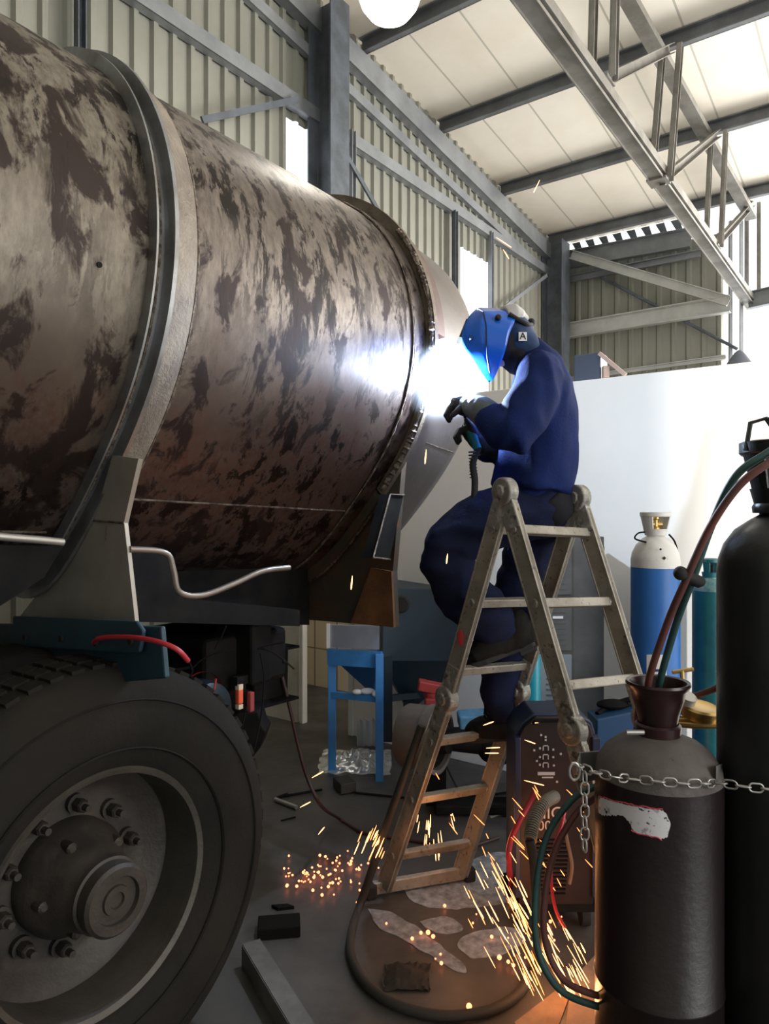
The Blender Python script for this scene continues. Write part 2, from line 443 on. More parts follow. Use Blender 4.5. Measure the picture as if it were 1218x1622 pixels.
# ---- lamp
lampc = P(617,-9,4.4)
lp = empty('high_bay_lamp', lampc, 'round glowing high bay lamp hanging under the roof', 'lamp')
LM = mat('glowing_diffuser', (1,.97,.9), .5, emit=9)
mb = MB(); mb.lathe([(0,-.17),(.07,-.155),(.13,-.12),(.175,-.06),(.195,0),(.19,.06),(0,.06)], lampc, seg=40); mb.build('diffuser', LM, lp, smooth=True)
mb = MB(); mb.lathe([(.2,.05),(.2,.075),(.13,.1),(.08,.2),(.08,.3),(.0,.3)], lampc, seg=40); mb.build('housing', GALV_D, lp, smooth=True)
mb = MB(); rz_ = roofz(lampc.dot(G)); mb.tube([lampc+V((0,0,.28)), V((lampc.x,lampc.y,rz_))], .008); mb.build('hanger', GALV_D, lp)

# ---- things on the partition
c = wp(925,590)+G*.1; ex = empty('switch_box', V((c.x,c.y,wtop)), 'small blue-grey metal box standing on the partition wall beside the far column', 'box')
mb = MB(); hh = wp(925,558).z-wtop; mb.box((c.x,c.y,wtop+hh/2), (.12,.15,hh), M3); mb.build('body', mat('blue_grey_box', (.05,.065,.10), .5), ex, bevel=.008)
mb = MB(); mb.beam(V((c.x,c.y,wtop+hh*.95))+EE*.07-G*.06, V((c.x,c.y,wtop+.01))+EE*.21-G*.06, .022, .02); mb.box(V((c.x,c.y,wtop+.04))+EE*.10-G*.05, (.03,.04,.06)); mb.build('bracket', mat('pink_primer', (.5,.36,.3), .7), ex)
c = wp(1167,566)+G*.06; mb = MB(); mb.lathe([(0,0),(.06,0),(.055,.012),(.022,.06),(.008,.072),(0,.072)], V((c.x,c.y,wtop)), seg=24)
tag(mb.build('dark_cone', mat('dark_plastic', (.05,.055,.07), .5), smooth=True), 'small dark cone standing on top of the white partition at the right', 'cone')
# ================================================================ TANK
th, be = R(38.13), R(2.06)
TA = V((math.sin(th)*math.cos(be), math.cos(th)*math.cos(be), -math.sin(be)))
TN = V((math.cos(th), -math.sin(th), 0)); TW = TN.cross(TA); TW = TW if TW.z > 0 else -TW
C1 = V((-1.143, 2.30, 2.193)); SP = 1.2
def tpnt(k, ph, r):
    s = math.sin(ph); s = s if s > 0 else s*(1+.28*s**6)
    return C1 + TA*k + (TN*math.cos(ph) + TW*s)*r
def steel(name, base, rust, worn, scale, rough=.42, metal=.55, belly=None):
    m = bpy.data.materials.new(name); m.use_nodes = True; nt = m.node_tree; N = nt.nodes; L = nt.links; b = N['Principled BSDF']
    tc = N.new('ShaderNodeTexCoord')
    def nz(s, st, det=8, ro=.65, w=0, dist=0):
        mp = N.new('ShaderNodeMapping'); mp.inputs['Scale'].default_value = st; mp.inputs['Location'].default_value = (w,w*.7,w*1.3); L.new(tc.outputs['Object'], mp.inputs[0])
        n = N.new('ShaderNodeTexNoise'); n.inputs['Scale'].default_value = s; n.inputs['Detail'].default_value = det; n.inputs['Roughness'].default_value = ro
        n.inputs['Distortion'].default_value = dist
        L.new(mp.outputs[0], n.inputs['Vector']); return n.outputs['Fac']
    def mr(x, a, c, lo=0, hi=1):
        r = N.new('ShaderNodeMapRange'); r.inputs[1].default_value = a; r.inputs[2].default_value = c; r.inputs[3].default_value = lo; r.inputs[4].default_value = hi
        L.new(x, r.inputs[0]); return r.outputs[0]
    def mul(a, c):
        q = N.new('ShaderNodeMath'); q.operation = 'MULTIPLY'; L.new(a, q.inputs[0]); L.new(c, q.inputs[1]); return q.outputs[0]
    def mix(f, A, Bc):
        x = N.new('ShaderNodeMix'); x.data_type = 'RGBA'; L.new(f, x.inputs[0])
        for sock, val in ((x.inputs[6], A), (x.inputs[7], Bc)):
            if isinstance(val, tuple): sock.default_value = (*val, 1)
            else: L.new(val, sock)
        return x.outputs[2]
    tone = mr(nz(1.6, (1,1,1), 4), .3, .7)
    big = nz(scale, (1.15,1.3,.75), 9, .62, 3, .5)
    lo_ = N.new('ShaderNodeMath'); lo_.operation = 'MULTIPLY_ADD'; lo_.inputs[1].default_value = .55; L.new(nz(1.35, (1,1,.8), 3, .5, 51), lo_.inputs[0]); L.new(big, lo_.inputs[2])
    patch = mr(lo_.outputs[0], .775, .84)
    mask = mr(nz(1.5, (1,1,.8), 3, .5, 9), .34, .5)
    drip = mr(nz(9.5, (1.5,1.5,.34), 8, .72, 21, .3), .52, .56)
    c0 = mix(tone, base, worn)
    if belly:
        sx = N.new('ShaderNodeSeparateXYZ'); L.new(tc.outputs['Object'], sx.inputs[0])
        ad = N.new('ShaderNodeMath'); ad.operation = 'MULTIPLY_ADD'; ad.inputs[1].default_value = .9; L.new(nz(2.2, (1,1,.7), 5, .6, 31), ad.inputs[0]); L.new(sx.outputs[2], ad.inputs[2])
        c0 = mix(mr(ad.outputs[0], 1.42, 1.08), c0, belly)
    fine = mr(nz(45, (1,1,.35), 4, .7, 5), .35, .7)
    c0 = mix(fine, c0, tuple(x*.72 for x in base))
    c1_ = mix(patch, c0, rust)
    mm = mul(drip, mask)
    c2_ = mix(mm, c1_, tuple(x*.5 for x in rust))
    L.new(c2_, b.inputs['Base Color'])
    b.inputs['Metallic'].default_value = metal
    L.new(mr(patch, 0, 1, rough, rough+.14), b.inputs['Roughness'])
    bp_ = N.new('ShaderNodeBump'); bp_.inputs['Strength'].default_value = .25; bp_.inputs['Distance'].default_value = .006
    L.new(big, bp_.inputs['Height']); L.new(bp_.outputs[0], b.inputs['Normal'])
    return m
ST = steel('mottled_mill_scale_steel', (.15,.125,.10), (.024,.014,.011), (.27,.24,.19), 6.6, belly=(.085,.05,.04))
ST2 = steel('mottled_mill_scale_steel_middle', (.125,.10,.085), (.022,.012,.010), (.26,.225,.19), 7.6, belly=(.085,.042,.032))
HEAD = mat('plain_rolled_steel', (.20,.18,.165), .45, .6, (.13,.115,.105), 2.2, (.35,.7), .15, 30)
SILV = mat('bright_rolled_flange', (.34,.35,.36), .38, .75, (.2,.19,.18), 8, (.4,.7))
TAN = mat('heat_tinted_band', (.21,.175,.13), .6, .35, (.12,.095,.072), 9, (.35,.65), .4, 90)
REDB = mat('red_primed_flange', (.075,.04,.035), .5, .3, (.13,.08,.065), 6)
WELD = mat('rough_weld_bead', (.23,.19,.15), .55, .6, (.08,.06,.05), 40, (.4,.6), .9, 120)
PLATE = mat('pale_saddle_plate', (.40,.37,.32), .5, .35, (.29,.26,.22), 4, (.35,.7))
SADR = mat('rusty_saddle_plate', (.085,.075,.06), .6, .4, (.15,.07,.04), 5, (.45,.65), .2, 40, col3=(.26,.12,.05), scale3=7, cut3=(.62,.8))
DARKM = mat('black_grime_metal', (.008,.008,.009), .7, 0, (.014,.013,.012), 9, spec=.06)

tank = empty('tanker_body', V((0,0,0)), 'huge rust-mottled steel tank lying on saddles across the left half', 'tank')
tank.matrix_basis = Matrix.Translation(V((C1.x, C1.y, 1.1))) @ Matrix((TN, TA, TW)).transposed().to_4x4()
def tlathe(name, prof, m, seg=120, parent=None, smooth=True, p0=0, p1=2*math.pi):
    mb = MB(); full = abs(p1-p0-2*math.pi) < 1e-4; rings = []
    ns = seg if full else seg+1
    for k, r in prof:
        rings.append([mb.bm.verts.new(tpnt(k, p0+(p1-p0)*j/seg, r)) for j in range(ns)])
    for a, b in zip(rings, rings[1:]):
        for j in range(seg if full else ns-1): mb.bm.faces.new((a[j], a[(j+1)%ns], b[(j+1)%ns], b[j]))
    return mb.build(name, m, parent or tank, smooth=smooth)
def ringbead(name, k, r, rad, m, p0, p1, n=160, wob=.25):
    mb = MB(); pts = [tpnt(k, p0+(p1-p0)*i/n, r) for i in range(n+1)]
    mb.tube(pts, [rad*(1+wob*random.uniform(-1,1)) for _ in pts], 6); return mb.build(name, m, tank, smooth=True)
RL, RM = .708, .717
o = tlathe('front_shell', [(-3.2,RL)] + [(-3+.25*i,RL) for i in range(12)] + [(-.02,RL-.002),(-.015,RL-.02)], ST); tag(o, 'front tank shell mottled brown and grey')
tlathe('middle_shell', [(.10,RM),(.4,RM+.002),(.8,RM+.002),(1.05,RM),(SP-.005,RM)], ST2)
o = tlathe('rear_shell', [(SP-.02,RM-.002),(SP+.2,.708),(SP+.38,.70),(SP+.425,.694),(SP+.46,.675),(SP+.51,.60),(SP+.56,.45),(SP+.585,.25),(SP+.59,.01)], HEAD); tag(o, 'plain grey rear section with dished end')
# ring 1: two bright thin flanges in a channel, then a tinted band
o = tlathe('ring_flange', [(-.03,.70),(-.03,.742),(-.024,.742),(-.024,.712),(.014,.712),(.014,.757),(.026,.757),(.026,.70)], SILV); tag(o, 'bright rolled channel ring')
tlathe('ring_band', [(.024,.70),(.024,.745),(.045,.742),(.08,.733),(.107,.726),(.112,.70)], TAN, p0=R(-52), p1=R(232))
tlathe('ring_band', [(.024,.70),(.024,.738),(.1,.722),(.112,.70)], PLATE, p0=R(-75), p1=R(-52.6), seg=30)
ringbead('weld_bead', -.004, .716, .006, WELD, R(-80), R(260)); ringbead('weld_bead', .114, .72, .005, WELD, R(-80), R(260))
# ring 2: flat reinforcing hoop, tan bar and wide red flange
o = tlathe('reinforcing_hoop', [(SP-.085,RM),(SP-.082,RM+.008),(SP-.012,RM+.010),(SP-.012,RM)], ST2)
tlathe('hoop_bar', [(SP-.012,.70),(SP-.010,.768),(SP+.012,.768),(SP+.014,.70)], TAN, p0=R(-47), p1=R(225))
tlathe('hoop_bar', [(SP-.012,.70),(SP-.010,.764),(SP+.005,.764),(SP+.006,.70)], SADR, p0=R(-100), p1=R(-47.6), seg=40)
o = tlathe('hoop_flange', [(SP+.012,.70),(SP+.014,.752),(SP+.098,.744),(SP+.10,.70)], REDB, p0=R(4), p1=R(225)); tag(o, 'dark red primed flange')
ringbead('weld_bead', SP-.015, .755, .010, WELD, R(-46), R(40), wob=.6); ringbead('weld_bead', SP-.088, .722, .0045, WELD, R(-90), R(230), wob=.5)
ringbead('weld_bead', SP+.006, .767, .005, WELD, R(-95), R(-46), wob=.5)
# long seams
mb = MB(); mb.tube([tpnt(.13+.97*i/20, R(-56), RM+.002) for i in range(21)], .004, 6); mb.build('seam', WELD, tank)
mb = MB(); mb.tube([tpnt(-1.2+1.14*i/20, R(-66), RL+.002) for i in range(21)], .004, 6); mb.build('seam', WELD, tank)
mb = MB(); mb.tube([tpnt(SP+.16+.25*i/8, R(-30)-i*.004, .709-.001*i) for i in range(9)], .003, 6); mb.build('seam', WELD, tank)
mb = MB(); mb.tube([tpnt(-.62, R(-60+i*6), RL+.001) for i in range(24)], .002, 6); mb.build('seam', ST, tank)
# saddle plates in ring planes
def inplane(c, t, z): return V((c.x+TN.x*t, c.y+TN.y*t, z))
C2 = C1 + TA*SP
mb = MB(); pts = [(-.066,1.155),(.602,1.185),(.546,1.47),(.6385,1.63),(.50,1.66),(.3,1.75),(.394,1.47)]
mb.prism([inplane(C1,.602,1.185),inplane(C1,.546,1.47),inplane(C1,.394,1.475),inplane(C1,-.066,1.155)], TA*.012)
o = mb.build('saddle_plate', PLATE, tank); tag(o, 'pale folded saddle plate')
mb = MB(); mb.prism([inplane(C1,.546,1.47)-TA*.001,inplane(C1,.645,1.64)-TA*.02,inplane(C1,.52,1.655)-TA*.02,inplane(C1,.394,1.475)-TA*.001], TA*.014); mb.build('saddle_strip', PLATE, tank)
mb = MB(); mb.tube([inplane(C1,.394,1.475)-TA*.002,inplane(C1,.546,1.47)-TA*.002], .003, 6); mb.tube([inplane(C1,.46,1.46)-TA*.002,inplane(C1,.455,1.41)-TA*.002], .0015, 6); mb.build('fold_line', WELD, tank)
# rear saddle: dark plate hugging the tank, rusty towards its edge
mb = MB(); poly = [(-.5,1.0),(.565,1.035),(.555,1.26)]
for ph in (-36,-40,-46,-52,-58,-64,-70,-76,-84,-92,-100):
    q = tpnt(SP, R(ph), .745); poly.append(((q-C2).dot(TN), q.z))
poly.append((-.5,1.5)); mb.prism([inplane(C2,t,z)+TA*.0 for t, z in poly], TA*.03)
o = mb.build('saddle_plate', SADR, tank); tag(o, 'dark rusty saddle plate')
mb = MB(); mb.prism([inplane(C2,.34,1.03)-TA*.012,inplane(C2,.568,1.035)-TA*.012,inplane(C2,.556,1.26)-TA*.012,inplane(C2,.45,1.27)-TA*.012], TA*.012); mb.build('saddle_gusset', mat('orange_rust_plate', (.13,.06,.03), .75, .2, (.28,.13,.05), 6, (.4,.7), .3, 40), tank)
# longitudinal box under the belly
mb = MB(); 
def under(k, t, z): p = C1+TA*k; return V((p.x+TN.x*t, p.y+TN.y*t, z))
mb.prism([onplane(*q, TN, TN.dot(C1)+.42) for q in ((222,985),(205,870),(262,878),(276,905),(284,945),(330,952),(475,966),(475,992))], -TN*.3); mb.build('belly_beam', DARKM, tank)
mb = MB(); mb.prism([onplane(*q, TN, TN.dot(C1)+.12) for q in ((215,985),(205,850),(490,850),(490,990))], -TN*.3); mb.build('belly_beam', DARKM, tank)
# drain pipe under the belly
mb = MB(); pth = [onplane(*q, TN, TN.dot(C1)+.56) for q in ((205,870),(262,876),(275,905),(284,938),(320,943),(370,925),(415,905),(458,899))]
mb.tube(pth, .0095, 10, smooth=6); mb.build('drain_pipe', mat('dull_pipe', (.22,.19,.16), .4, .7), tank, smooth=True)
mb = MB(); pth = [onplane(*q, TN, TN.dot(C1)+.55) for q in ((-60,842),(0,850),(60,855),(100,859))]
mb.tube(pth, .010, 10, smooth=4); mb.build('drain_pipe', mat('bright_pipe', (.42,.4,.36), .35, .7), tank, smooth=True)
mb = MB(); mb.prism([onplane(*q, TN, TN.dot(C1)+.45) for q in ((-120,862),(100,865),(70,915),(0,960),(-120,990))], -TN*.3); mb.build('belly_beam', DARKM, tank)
# rectangular weld-on bracket on the rear section
mb = MB(); pp = [tpnt(SP+.11,R(-28),.712),tpnt(SP+.11+.13,R(-28.5),.712),tpnt(SP+.10+.13,R(-49),.712),tpnt(SP+.10,R(-49.5),.712)]
q4 = [onplane(*q, TN, TN.dot(tpnt(SP+.15,R(-33),.72))) for q in ((617,783),(639,784),(617,886),(590,883))]
mb.prism(q4, -TN*.05); mb.build('bracket_plate', DARKM, tank)
mb = MB(); d_ = TN*.004
for i in (0, 2, 3): mb.tube([q4[i]+d_, q4[(i+1)%4]+d_], .0035, 6)
mb.build('weld_bead', WELD, tank)
# little surface marks: bolt holes seen on the front shell
for ph, k in ((20,-.42),(33,-.60),(-8,-.16),(5,-.55)):
    mb = MB(); mb.lathe([(0,.002),(.007,.002),(.007,-.004)], tpnt(k,R(ph),RL), (tpnt(k,R(ph),1)-tpnt(k,R(ph),0)), 12); mb.build('hole', DARKM, tank)

# ================================================================ TRUCK
yt = R(36); D = V((math.sin(yt), math.cos(yt), 0)); Nn = V((math.cos(yt), -math.sin(yt), 0))
WC = V((-.694, 1.77, .557))
truck = empty('truck_chassis', V((WC.x, WC.y, 0)), 'dark truck chassis with blue cross member and big dusty rear wheel', 'truck')
RUB = mat('dusty_tyre_rubber', (.014,.013,.012), .9, 0, (.026,.023,.019), 2.2, (.4,.75), .3, 60, spec=.08)
RIM = mat('grimy_rim_steel', (.085,.076,.064), .55, .35, (.045,.04,.033), 5, (.35,.7), .25, 50)
HUB = mat('greasy_hub', (.028,.024,.021), .55, .3, (.06,.05,.04), 6, (.4,.7), .3, 40)
Rm = Matrix((D, Nn, V((0,0,1)))).transposed()
mb = MB(); prof = [(.298,-.225),(.298,.0),(.33,.022),(.39,.036),(.45,.038),(.50,.026),(.535,.004),(.552,-.02),(.556,-.05),(.556,-.2),(.55,-.235),(.52,-.26),(.40,-.27),(.33,-.255)]
mb.lathe(prof, WC, Nn, 96, closed=True)
wheel = mb.build('tyre', RUB, truck, smooth=True); tag(wheel, 'large dusty black tyre')
mb = MB()
for i in range(64):                                   # tread grooves blocks on the shoulder
    a = 2*math.pi*i/64
    rr = D*math.cos(a)+V((0,0,math.sin(a))); tt = -D*math.sin(a)+V((0,0,math.cos(a)))
    M = Matrix((tt, Nn, rr)).transposed()
    mb.box(WC+rr*.556-Nn*.045, (.034,.05,.012), M); mb.box(WC+rr*.557-Nn*.108, (.042,.05,.014), M); mb.box(WC+rr*.557-Nn*.170, (.04,.05,.014), M)
mb.build('tread_block', RUB, wheel)
mb = MB()
for rr_ in (.355,.475): mb.lathe([(rr_-.003,.034),(rr_,.0395),(rr_+.003,.034)], WC, Nn, 90)
mb.build('sidewall_rib', RUB, wheel, smooth=True)
mb = MB(); mb.lathe([(.283,-.20),(.283,-.03),(.287,.004),(.300,.012),(.305,.004),(.301,-.01),(.292,-.005),(.289,-.2)], WC, Nn, 96, closed=True)
rim = mb.build('rim', RIM, truck, smooth=True)
mb = MB(); mb.lathe([(.286,-.13),(.262,-.135),(.235,-.165),(.20,-.172),(.12,-.165),(.12,-.19),(.28,-.19)], WC, Nn, 96, closed=True)
for i in range(8):
    a = 2*math.pi*(i+.4)/8; rr = D*math.cos(a)+V((0,0,math.sin(a)))
mb.build('wheel_disc', HUB, rim, smooth=True)
mb = MB(); mb.lathe([(.145,-.17),(.145,-.13),(.125,-.10),(.105,-.06),(.098,-.02),(.092,-.012),(.092,.018),(.086,.022),(.086,.055),(.078,.063),(.058,.063),(.056,.05),(.036,.05),(.034,.057),(.02,.057),(.018,.05),(0,.05)], WC, Nn, 64)
mb.build('hub', HUB, truck, smooth=True)
for i in range(10):
    a = 2*math.pi*(i+.3)/10; rr = D*math.cos(a)+V((0,0,math.sin(a))); c = WC+rr*.178
    mb = MB(); mb.lathe([(.026,-.17),(.026,-.155),(.0,-.155)], c, Nn, 16); mb.lathe([(.018,-.156),(.018,-.128),(.014,-.122),(0,-.122)], c, Nn, 6)
    mb.lathe([(.009,-.125),(.009,-.10),(0,-.10)], c, Nn, 10)
    mb.build('wheel_nut', HUB, rim)
for i in range(5):
    a = 2*math.pi*(i+.55)/5; rr = D*math.cos(a)+V((0,0,math.sin(a))); c = WC+rr*.115
    mb = MB(); mb.lathe([(.014,-.13),(.014,-.07),(.008,-.065),(0,-.065)], c, Nn, 12); mb.build('hub_bolt', HUB, rim)
# inner twin tyre
mb = MB(); mb.lathe(prof, WC-Nn*.33, Nn, 64, closed=True); mb.build('inner_tyre', RUB, truck, smooth=True)
mb = MB(); mb.tube([WC-Nn*.2, WC-Nn*1.9], .075, 20); mb.build('axle', DARKM, truck)
# blue cross member
BLUE = mat('faded_blue_chassis_paint', (.014,.045,.07), .5, .1, (.008,.022,.033), 4, (.4,.7), .1, 30)
def cm(px, py, off=-.05): return onplane(px, py, TA.normalized(), TA.dot(C1)+off)
mb = MB(); mb.prism([cm(-150,985),cm(255,992),cm(262,1075),cm(-150,1110)], TA*.015); mb.build('cross_member', BLUE, truck, bevel=.006)
mb = MB(); mb.prism([cm(20,976,-.07),cm(215,984,-.07),cm(226,1000,-.07),cm(220,1033,-.07),cm(212,1036,-.07),cm(30,1024,-.07),cm(18,1018,-.07)], TA*.012); pl = mb.build('bolted_plate', BLUE, truck, bevel=.004)
for (x,y) in ((38,1010),(95,1012),(150,1018),(205,1016)):
    mb = MB(); c = cm(x,y,-.076); mb.lathe([(0,.001),(.009,.001),(.009,-.006)], c, -TA, 14)
    mb.build('bolt_hole', mat('black_hole', (.006,.006,.006), .9) if 'black_hole' not in bpy.data.materials else bpy.data.materials['black_hole'], pl)
# chassis rails running rearward under the tank
for t, z in ((.18,1.0),(-.55,1.0)):
    mb = MB(); a_ = under(.0,t,z-.14); b_ = under(1.0,t-.03,z-.16)
    mb.channel(a_, b_, .22, .07, .01, side=(0,0,1)); mb.build('chassis_rail', DARKM, truck)
# dark equipment block behind the wheel
mb = MB(); mb.box(P(330,1035,2.75), (.40,.45,.20), Rm); mb.build('gearbox_block', DARKM, truck, bevel=.02)
mb = MB(); mb.box(P(385,1030,2.62), (.10,.2,.22), Rm); mb.box(P(392,1055,2.62), (.06,.14,.16), Rm); mb.build('battery_box', DARKM, truck, bevel=.012)
mb = MB(); mb.lathe([(0,-.16),(.06,-.155),(.095,-.13),(.10,-.1),(.10,.1),(.095,.13),(.06,.155),(0,.16)], P(292,1118,2.45), Nn, 40); mb.build('air_tank', mat('dark_teal_tank', (.008,.018,.024), .4, .2), truck, smooth=True)
mb = MB(); mb.lathe([(.1015,-.005),(.1015,.005)], P(318,1112,2.43), Nn, 40); mb.tube([P(342,1075,2.35),P(340,1090,2.34),P(334,1108,2.34)], .003); mb.build('red_band', mat('red_paint', (.3,.02,.02), .5), truck)
mb = MB(); mb.tube([cm(148,1018,-.08),cm(155,1012,-.10),cm(175,1009,-.10),cm(215,1010,-.10),cm(255,1018,-.09),cm(282,1030,-.07),cm(298,1047,-.04)], .006, 10, smooth=5); o = mb.build('air_hose', mat('red_hose', (.36,.02,.03), .4), truck, smooth=True); tag(o, 'red air hose')
mb = MB()
for pts in (((298,1045),(305,1062),(298,1075),(283,1090)),((303,1060),(320,1045),(345,1034),(372,1030)),((340,1028),(350,1010),(358,992)),((258,1000),(258,1045),(262,1085)),
            ((408,1026),(430,1032),(450,1046),(466,1060)),((408,1028),(425,1022),(450,1018)),((412,1035),(418,1070),(414,1130),(402,1190)),((390,1120),(384,1150),(378,1160))):
    mb.tube([P(x,y,2.4) for x, y in pts], .0032, 6, smooth=4)
mb.build('cable', DARKM, truck, smooth=True)
mb = MB(); mb.ball(P(450,1048,2.4), .007); mb.build('cable_joint', DARKM, truck)
LRED = mat('orange_red_lens', (.85,.13,.06), .3)
mb = MB(); mb.box(P(379,1103,2.5), (.022,.02,.05), Rm); o = mb.build('marker_lamp', LRED, truck, bevel=.004)
mb = MB(); mb.box(P(379,1119,2.5), (.02,.018,.016), Rm); mb.box(P(379,1088,2.5), (.02,.018,.018), Rm); mb.build('lamp_collar', mat('cream_plastic', (.7,.6,.45), .5), o)
mb = MB(); mb.box(P(397,1116,2.52), (.02,.02,.09), Rm); mb.build('red_reflector', mat('dark_red_plastic', (.3,.05,.05), .4), truck, bevel=.004)
mb = MB(); mb.box(P(386,1098,2.54), (.012,.012,.12), Rm); mb.box(P(388,1075,2.54), (.10,.03,.03), Rm); mb.build('lamp_bracket', DARKM, truck)
mb = MB(); mb.prism([P(375,1130,2.5),P(408,1128,2.5),P(414,1150,2.5),P(421,1160,2.5),P(412,1185,2.5),P(400,1200,2.5),P(378,1190,2.5)], V((0,.12,0))); mb.build('mud_flap', DARKM, truck, bevel=.004)
# suspension bits seen between the tyres
mb = MB(); mb.box(WC-Nn*.95+V((0,0,.33)), (.5,.08,.3), Rm); mb.build('suspension_bracket', DARKM, truck)
# ================================================================ LADDER
AL = mat('scuffed_ladder_aluminium', (.36,.335,.29), .5, .45, (.20,.18,.15), 7, (.4,.7), .2, 50, col3=(.13,.11,.09), scale3=55, cut3=(.60,.66))
HNG = mat('paint_spattered_hinge', (.25,.24,.22), .55, .4, (.42,.41,.38), 30, (.5,.62), .3, 60, col3=(.10,.09,.08), scale3=22, cut3=(.56,.64))
u_ = V((.848,.53,-.05)); W_ = .355
T = V((.414,2.46,1.57)); HL = V((.231,2.649,.81)); HR = V((.597,2.271,.81)); FL = V((-.012,2.80,.0)); FR = V((.78,2.08,.0))
FL2 = V((.295,2.90,.0)); FR2 = FR+V((u_.x,u_.y,0))*W_
T2, HL2, HR2 = T+u_*W_, HL+u_*W_, HR+u_*W_
lad = empty('folding_ladder', V((.3,2.6,0)), 'scuffed aluminium folding ladder opened as an A frame under the welder', 'ladder')
wd = (HR-HL).normalized(); un = V((.848,.53,0)).normalized()
def rail(a, b, parent=lad, ca=.03, cb=.03, w=.062):
    d = (b-a).normalized(); a = a+d*ca; b = b-d*cb
    mb = MB(); sd = (wd - d*wd.dot(d)).normalized()
    mb.beam(a, b, w, .022, side=sd)
    # raised lips
    for q in (-1, 1): mb.beam(a+sd*q*(w/2-.003), b+sd*q*(w/2-.003), .006, .03, side=sd)
    return mb.build('rail', AL, parent, bevel=.002)
pairs = []
for A_, B_, A2, B2, fr in ((T,HL,T2,HL2,(.17,.52,.86)), (T,HR,T2,HR2,(.17,.49,.83)), (HL,FL,HL2,FL2,(.21,.5,.79)), (HR,FR,HR2,FR2,(.2,.5,.8))):
    c1 = .05 if A_ in (T,) else .05
    r1 = rail(A_, B_, ca=.05, cb=.04); r2 = rail(A2, B2, ca=.05, cb=.04)
    for f in fr:
        a = A_.lerp(B_, f); b = A2.lerp(B2, f)
        mb = MB(); mb.beam(a, b, .032, .026, side=(B_-A_)); mb.build('rung', AL, lad, bevel=.004)
        for q, rr_ in ((a, r1), (b, r2)):
            mb = MB(); mb.lathe([(0,.016),(.015,.016),(.017,.012),(.017,.008)], q, -un if rr_ is r1 else -un, 14); mb.build('rung_rivet', HNG, rr_, smooth=True)
def hinge(c, arms, r=.045, big=True):
    mb = MB()
    mb.lathe([(0,-.022),(r,-.022),(r+.004,-.018),(r+.004,.018),(r,.022),(r*.5,.024),(r*.45,.032),(0,.032)], c, -un, 28)
    for t in arms:
        d = (t-c).normalized(); sd = (wd - d*wd.dot(d)).normalized(); mb.beam(c+d*.0, c+d*.135, .058, .034, side=sd)
    return mb.build('hinge', HNG, lad, bevel=.003)
hinge(T,(HL,HR)); hinge(T2,(HL2,HR2)); hinge(HL,(T,FL)); hinge(HL2,(T2,FL2)); hinge(HR,(T,FR)); hinge(HR2,(T2,FR2))
for a, b in ((FL,FL2),):
    mb = MB(); d = (b-a).normalized(); mb.beam(a-d*.035+V((0,0,.035)), b+d*.045+V((0,0,.035)), .045, .028, side=(0,0,1)); mb.build('stabiliser_bar', AL, lad, bevel=.003)
    for q, s_ in ((a-d*.045,1), (b+d*.05,1)):
        mb = MB(); mb.box(q+V((0,0,.028)), (.045,.05,.056), Matrix((V((d.x,d.y,0)).normalized(), V((-d.y,d.x,0)).normalized(), V((0,0,1)))).transposed()); mb.build('rubber_foot', mat('black_rubber', (.012,.012,.012), .8) if 'black_rubber' not in bpy.data.materials else bpy.data.materials['black_rubber'], lad, bevel=.008)
RBR = bpy.data.materials['black_rubber']
for q in (FR, FR2):
    mb = MB(); mb.box(q+V((0,0,.02)), (.05,.06,.04)); mb.build('rubber_foot', RBR, lad, bevel=.006)
mb = MB(); c = T.lerp(HL,.69)-un*.0155; mb.ball(c, .02, (.7,.12,1.5), Matrix((wd, un, V((0,0,1)))).transposed()); o = mb.build('paint_mark', mat('red_paint_mark', (.6,.05,.07), .6), lad, smooth=True); tag(o, 'red paint mark')

# ================================================================ PERSON
who = empty('person', V((.42,2.75,.0)), 'person in blue overalls and blue welding helmet welding from the ladder', 'person')
SKIN = mat('skin', (.45,.27,.19), .5); NAVY = mat('navy_work_cloth', (.010,.015,.048), .85, 0, (.008,.011,.03), 5, (.35,.7), .25, 120, spec=.15)
NAVYJ = mat('blue_work_jacket', (.008,.020,.105), .85, 0, (.007,.013,.055), 4, (.35,.7), .25, 120, spec=.15)
BLK = mat('black_work_cloth', (.012,.012,.016), .8, spec=.2); GLV = mat('black_leather_glove', (.016,.015,.016), .65, 0, (.03,.03,.03), 20)
TEAL = mat('teal_handle', (.0,.16,.15), .45); BOOT = mat('black_leather_boot', (.007,.006,.005), .8, 0, (.012,.010,.009), 12, (.4,.7), .2, 60, spec=.2)
# joints
pel = P(858,800,2.74); wst = P(855,735,2.73); chs = P(853,655,2.72); uch = P(852,600,2.72); nk = P(838,568,2.72)
shN = P(850,600,2.56); elN = P(806,694,2.49); wrN = P(757,648,2.60); shF = P(846,606,2.88); elF = P(800,706,2.88); wrF = P(762,716,2.78)
hipN = P(862,812,2.70); knN = P(700,872,2.72); anN = P(800,1010,2.74)
hipF = P(864,812,2.86); knF = P(812,945,2.86); anF = P(790,1105,2.84)
hd = P(795,540,2.72)
